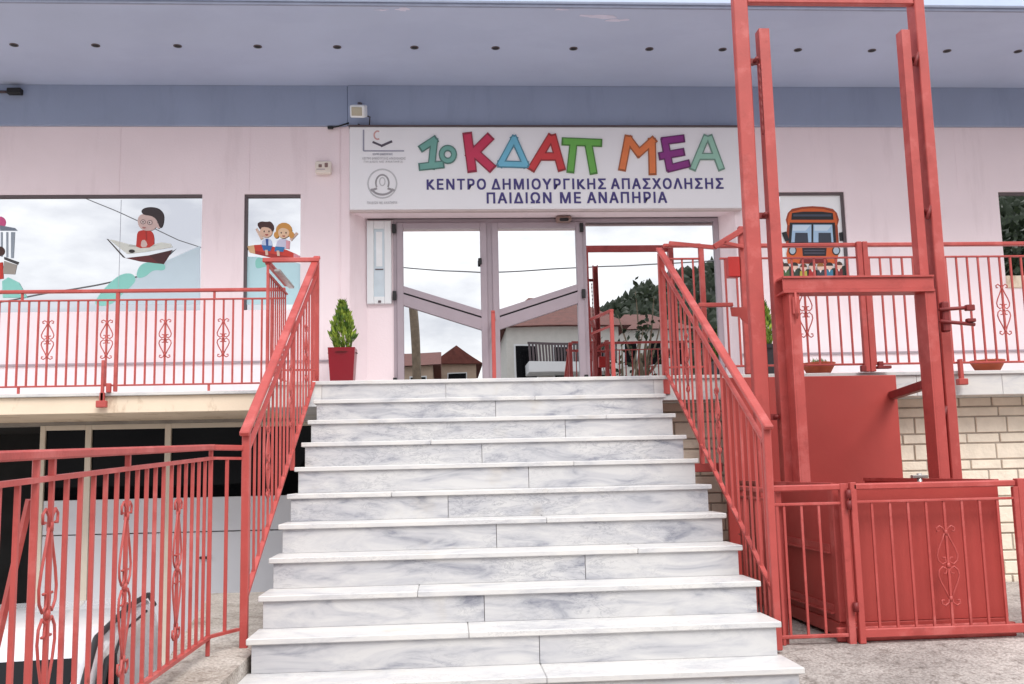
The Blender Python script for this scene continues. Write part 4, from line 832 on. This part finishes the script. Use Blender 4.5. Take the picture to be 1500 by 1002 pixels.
for ya, yb, yc_, yd in ((-.50, .22, .16, .02),):
    q = [flank(ya, 1.05), flank(yb, 1.05), flank(yc_, 1.40), flank(yd, 1.40)]
    MB().prism(q, cm.to_3x3() @ Vector((.012, 0, 0))).build('side_window', M_CARGL, CA)
    off = cm.to_3x3() @ Vector((.012, 0, 0)); MB().tube([v+off for v in q+[q[0]]], .010, 6).build('window_seal', M_BLACK, CA)
MB().tube([cpt(-.07, -.84, 1.05), cpt(-.085, -.45, 1.25), cpt(-.095, -.06, 1.44), cpt(-.10, .05, 1.478), cpt(-.10, .9, 1.50), cpt(-.10, 1.6, 1.475), cpt(-.11, 1.95, 1.38)], .014, 6).build('roof_trim', M_BLACK, CA)
MB().tube([cpt(-.048, .28, 1.03), cpt(-.055, .30, 1.2), cpt(-.075, .36, 1.36), cpt(-.085, .55, 1.42), cpt(-.085, 1.4, 1.41)], .009, 6).build('window_seal', M_BLACK, CA)
for yy in (-1.35, 1.35):
    c = cpt(-.02, yy, .31); ax = cm.to_3x3() @ Vector((1, 0, 0))
    wh = MB().tube([c-ax*.18, c-ax*.17, c+ax*.0, c+ax*.015], [.25, .31, .31, .27], 24).build('wheel', M_BLACK, CA)
    MB().tube([c+ax*.016, c+ax*.022], [.2, .17], 16).build('rim', M_STEEL, wh)
    MB().tube([cpt(.003, yy+.36*math.cos(R(a)), .31+.36*math.sin(R(a))) for a in range(0, 181, 15)], .014, 6).build('wheel_arch', M_BLACK, CA)
for xx in (-.28, -1.38): MB().box(-.16, .16, -.03, .03, -.07, .07, bev=.02, mtx=cm @ Matrix.Translation((xx, -2.0, .7))).build('headlight', mat('headlight_lens', rgb(200, 206, 210), .15), CA)
MB().box(-.35, .35, -.03, .03, -.06, .06, bev=.015, mtx=cm @ Matrix.Translation((-.83, -2.05, .62))).build('grille', M_BLACK, CA)

# ------------------------------------------------------------------ surroundings across the street (seen in the glass)
def vY(px, py, Yw, plane=YD): return onY(px, py, 2*plane-Yw)
def house(name, x0, x1, y0, y1, z0, ze, zr_, wm, lab, group='houses across the street', axis='x', wins=2):
    T = thing(name, ((x0+x1)/2, (y0+y1)/2, z0), lab, 'house', group)
    obox('wall', wm, T, x0, x1, y0, y1, z0, ze)
    r = MB(); o = .4
    if axis == 'x':
        ym = (y0+y1)/2; r.prism([(x0-o, y0-o, ze-.1), (x0-o, y1+o, ze-.1), (x0-o, ym, zr_)], (x1-x0+2*o, 0, 0))
    elif axis == 'y':
        xm = (x0+x1)/2; r.prism([(x0-o, y0-o, ze-.1), (x1+o, y0-o, ze-.1), (xm, y0-o, zr_)], (0, y1-y0+2*o, 0))
    else:
        a = [(x0-o, y0-o, ze), (x1+o, y0-o, ze), (x1+o, y1+o, ze), (x0-o, y1+o, ze)]; xm0, xm1, ym = x0+(x1-x0)*.3, x1-(x1-x0)*.3, (y0+y1)/2
        p, q = (xm0, ym, zr_), (xm1, ym, zr_)
        r.poly([a[0], a[1], q, p]); r.poly([a[2], a[3], p, q]); r.poly([a[1], a[2], q]); r.poly([a[3], a[0], p]); r.poly(a)
    r.build('roof', M_ROOF, T)
    for k in range(wins):
        xc = x0+(x1-x0)*(k+.5)/wins; hw = min(.6, (x1-x0)/wins*.3)
        f = obox('window', M_WHITE, T, xc-hw, xc+hw, y1, y1+.05, ze-1.9, ze-.6); obox('pane', M_GLASSD, f, xc-hw+.06, xc+hw-.06, y1+.051, y1+.06, ze-1.84, ze-.66)
    return T
Yh = -19.
a, b_ = vY(742, 480, Yh), vY(905, 480, Yh); house('house', a.x, b_.x, Yh-8, Yh, -2.9, vY(800, 479, Yh).z, vY(800, 436, Yh-4).z, M_HOUSE, 'white house with red hipped roof reflected in the right door leaf', axis='h', wins=3)
HB = [o for o in SC.objects if o.name.startswith('house')and o.type == 'EMPTY'][0]; zb_ = vY(800, 531, -18).z
MB().box(a.x+.6, b_.x-.3, -18.95, -17.6, zb_-.35, zb_, bev=.02).build('balcony', M_WHITE, HB)
m = MB(); m.box(a.x+.6, b_.x-.3, -17.66, -17.6, zb_+.55, zb_+.62)
for k in range(28): xk = a.x+.65+k*(b_.x-a.x-1)/27; m.box(xk-.03, xk+.03, -17.65, -17.61, zb_, zb_+.55)
m.build('balcony_rail', M_ALUD, HB)
Yh = -46.
a, b_ = vY(640, 520, Yh), vY(697, 520, Yh); house('house', a.x, b_.x, Yh-9, Yh, -2.9, vY(660, 532, Yh).z, vY(660, 508, Yh).z, M_HOUSEB, 'beige gabled house reflected low in the left door leaf', axis='y', wins=1)
a, b_ = vY(592, 530, Yh+8), vY(634, 530, Yh+8); house('house', a.x, b_.x, Yh-1, Yh+8, -2.9, vY(610, 533, Yh+8).z, vY(610, 516, Yh+4).z, M_HOUSEB, 'low tiled house beside the utility pole, reflected in the door', axis='x', wins=1)
Yh = -34.
a, b_ = vY(905, 480, Yh), vY(1010, 480, Yh); house('house', a.x, b_.x, Yh-8, Yh, -2.9, vY(950, 482, Yh).z, vY(950, 460, Yh-4).z, M_HOUSE, 'white house with tiled roof reflected in the side light', axis='h', wins=3)
# utility pole and wires
p0, p1 = vY(624, 560, -14), vY(612, 330, -14)
T = thing('utility_pole', (p0.x, -14, -2.9), 'weathered wooden utility pole reflected in the left door leaf', 'utility pole')
top = p0+(p1-p0)*1.0; bt = Vector((p0.x, -14, -2.9)); tp = Vector((p0.x-.35, -14, vY(612, 436, -14).z))
MB().tube([bt, tp], [.15, .12], 10).build('pole', M_TRUNK, T)
def wire(pts, lab, plane, Y, r=.02, ext=(20, 20)):
    P_ = [onY(a, b_, 2*plane-Y) for a, b_ in pts]; P_ = [Vector((p.x, Y, p.z)) for p in P_]
    d0 = (P_[0]-P_[1]).normalized()*ext[0]; d1 = (P_[-1]-P_[-2]).normalized()*ext[1]
    tag(MB().tube([P_[0]+d0]+P_+[P_[-1]+d1], r, 5).build('overhead_cable', M_WIRE), lab, 'cable', 'overhead cables')
wire([(590, 392), (650, 397), (705, 399.5), (790, 396), (845, 392.5), (965, 386)], 'sagging overhead cable reflected across both door leaves', YD, -12, .018, (1.5, 8))
wire([(120, 288), (205, 325), (262, 352), (290, 362)], 'overhead cable slanting down in the wide left window', YF+.04, -12, .013, (20, .4))
wire([(65, 431), (170, 412), (230, 400)], 'thick overhead cable low in the wide left window', YF+.04, -10, .02, (20, .6))
# trees
def tree(name, base, h, cr, lab, n=1400, seed=1, lm=M_LEAF, leaf_s=.22, bare=False, group='trees across the street'):
    rn = random.Random(seed); b0 = Vector(base); T = thing(name, b0, lab, 'tree', group)
    m = MB(); m.tube([b0, b0+Vector((.1, 0, h*.35)), b0+Vector((0, .1, h*.7))], [.05*cr+.08, .04*cr+.06, .04], 8)
    tips = []
    for k in range(9):
        a = rn.random()*6.28; s_ = b0+Vector((.05, 0, h*rn.uniform(.35, .65))); e = b0+Vector((cr*.75*math.cos(a), cr*.75*math.sin(a), h*rn.uniform(.6, .98))); tips.append(e)
        m.tube([s_, (s_+e)/2+Vector((0, 0, -.1*cr)), e], [.03*cr+.03, .02*cr+.02, .012], 6)
    m.build('trunk', M_TRUNK, T); c = MB()
    cl = [(t, cr*rn.uniform(.3, .5)) for t in tips]+[(b0+Vector((rn.uniform(-.4, .4)*cr, rn.uniform(-.4, .4)*cr, h*rn.uniform(.55, .95))), cr*rn.uniform(.3, .55)) for _ in range(8)]
    for _ in range(n if not bare else n//14):
        t, r_ = rn.choice(cl); v = Vector((rn.gauss(0, 1), rn.gauss(0, 1), rn.gauss(0, 1))).normalized()*r_*rn.random()**.4; p = t+v
        d = Vector((rn.gauss(0, 1), rn.gauss(0, 1), rn.gauss(0, 1))).normalized(); s_ = d.orthogonal().normalized(); L = leaf_s*rn.uniform(.6, 1.3)
        c.poly([p-d*L*.5, p+s_*L*.3, p+d*L*.5, p-s_*L*.3])
    c.build('crown', lm, T); return T
p = vY(940, 545, -16); tree('pruned_tree', (p.x, -16, -2.9), vY(940, 405, -16).z+2.9, .9, 'nearly bare pruned tree reflected in the side light', seed=3, bare=True)
p = vY(912, 545, -13); tree('pruned_tree', (p.x, -13, -2.9), vY(912, 470, -13).z+2.9, .8, 'short leaning bare tree reflected beside the barrier', seed=5, bare=True)
p = onY(1500, 400, 2*YF+12); tree('leafy_tree', (p.x+1.2, -12, -2.9), onY(1500, 306, 2*YF+12).z+2.9, 2.9, 'dense dark tree reflected in the window at the right edge', n=9000, seed=8, leaf_s=.3)
# wooded hill behind the houses
hx = [-260+12*i for i in range(60)]; hy = [-95-14*j for j in range(14)]
pr_ = [(-260, 0), (-30, 0), (0, 5), (12, 22), (28, 31), (40, 36.5), (55, 42), (75, 49), (115, 57), (200, 70), (470, 66)]
def hp_(x):
    for (a, za), (b_, zb_) in zip(pr_, pr_[1:]):
        if a <= x <= b_: return za+(zb_-za)*(x-a)/(b_-a)
    return 60
h = MB(); rn = random.Random(2)
from mathutils import noise
hv = []
for y in hy:
    row = []
    for x in hx:
        t = (-95-y)/182; e = hp_(x)*math.sin(min(1, max(0, t*1.7))*math.pi/2)-3; row.append(h.bm.verts.new((x, y, e+2.2*noise.noise((x*.05, y*.05, 0)))))
    hv.append(row)
for i in range(len(hy)-1):
    for j in range(len(hx)-1): h.bm.faces.new((hv[i][j], hv[i][j+1], hv[i+1][j+1], hv[i+1][j]))
tag(h.build('hill', M_HILL), kind='structure')
wd = MB()
for _ in range(14000):
    i = rn.randrange(len(hy)-1); j = rn.randrange(20, len(hx)-12); u, v = rn.random(), rn.random()
    p = hv_ = Vector((hx[j]+12*u, hy[i]-14*v, 0)); t = (-95-p.y)/182; p.z = hp_(p.x)*math.sin(min(1, t*1.7)*math.pi/2)-3+2.2*noise.noise((p.x*.05, p.y*.05, 0))
    r_ = rn.uniform(.6, 1.5); hh = rn.uniform(1.5, 4)
    wd.lathe((p.x, p.y, p.z-.5), [(r_*.6, 0), (r_, hh*.35), (r_*.7, hh*.75), (.05, hh)], 5)
tag(wd.build('hillside_wood', M_LEAF), 'dark wooded hillside reflected behind the houses in the side light', 'wood', kind='stuff')
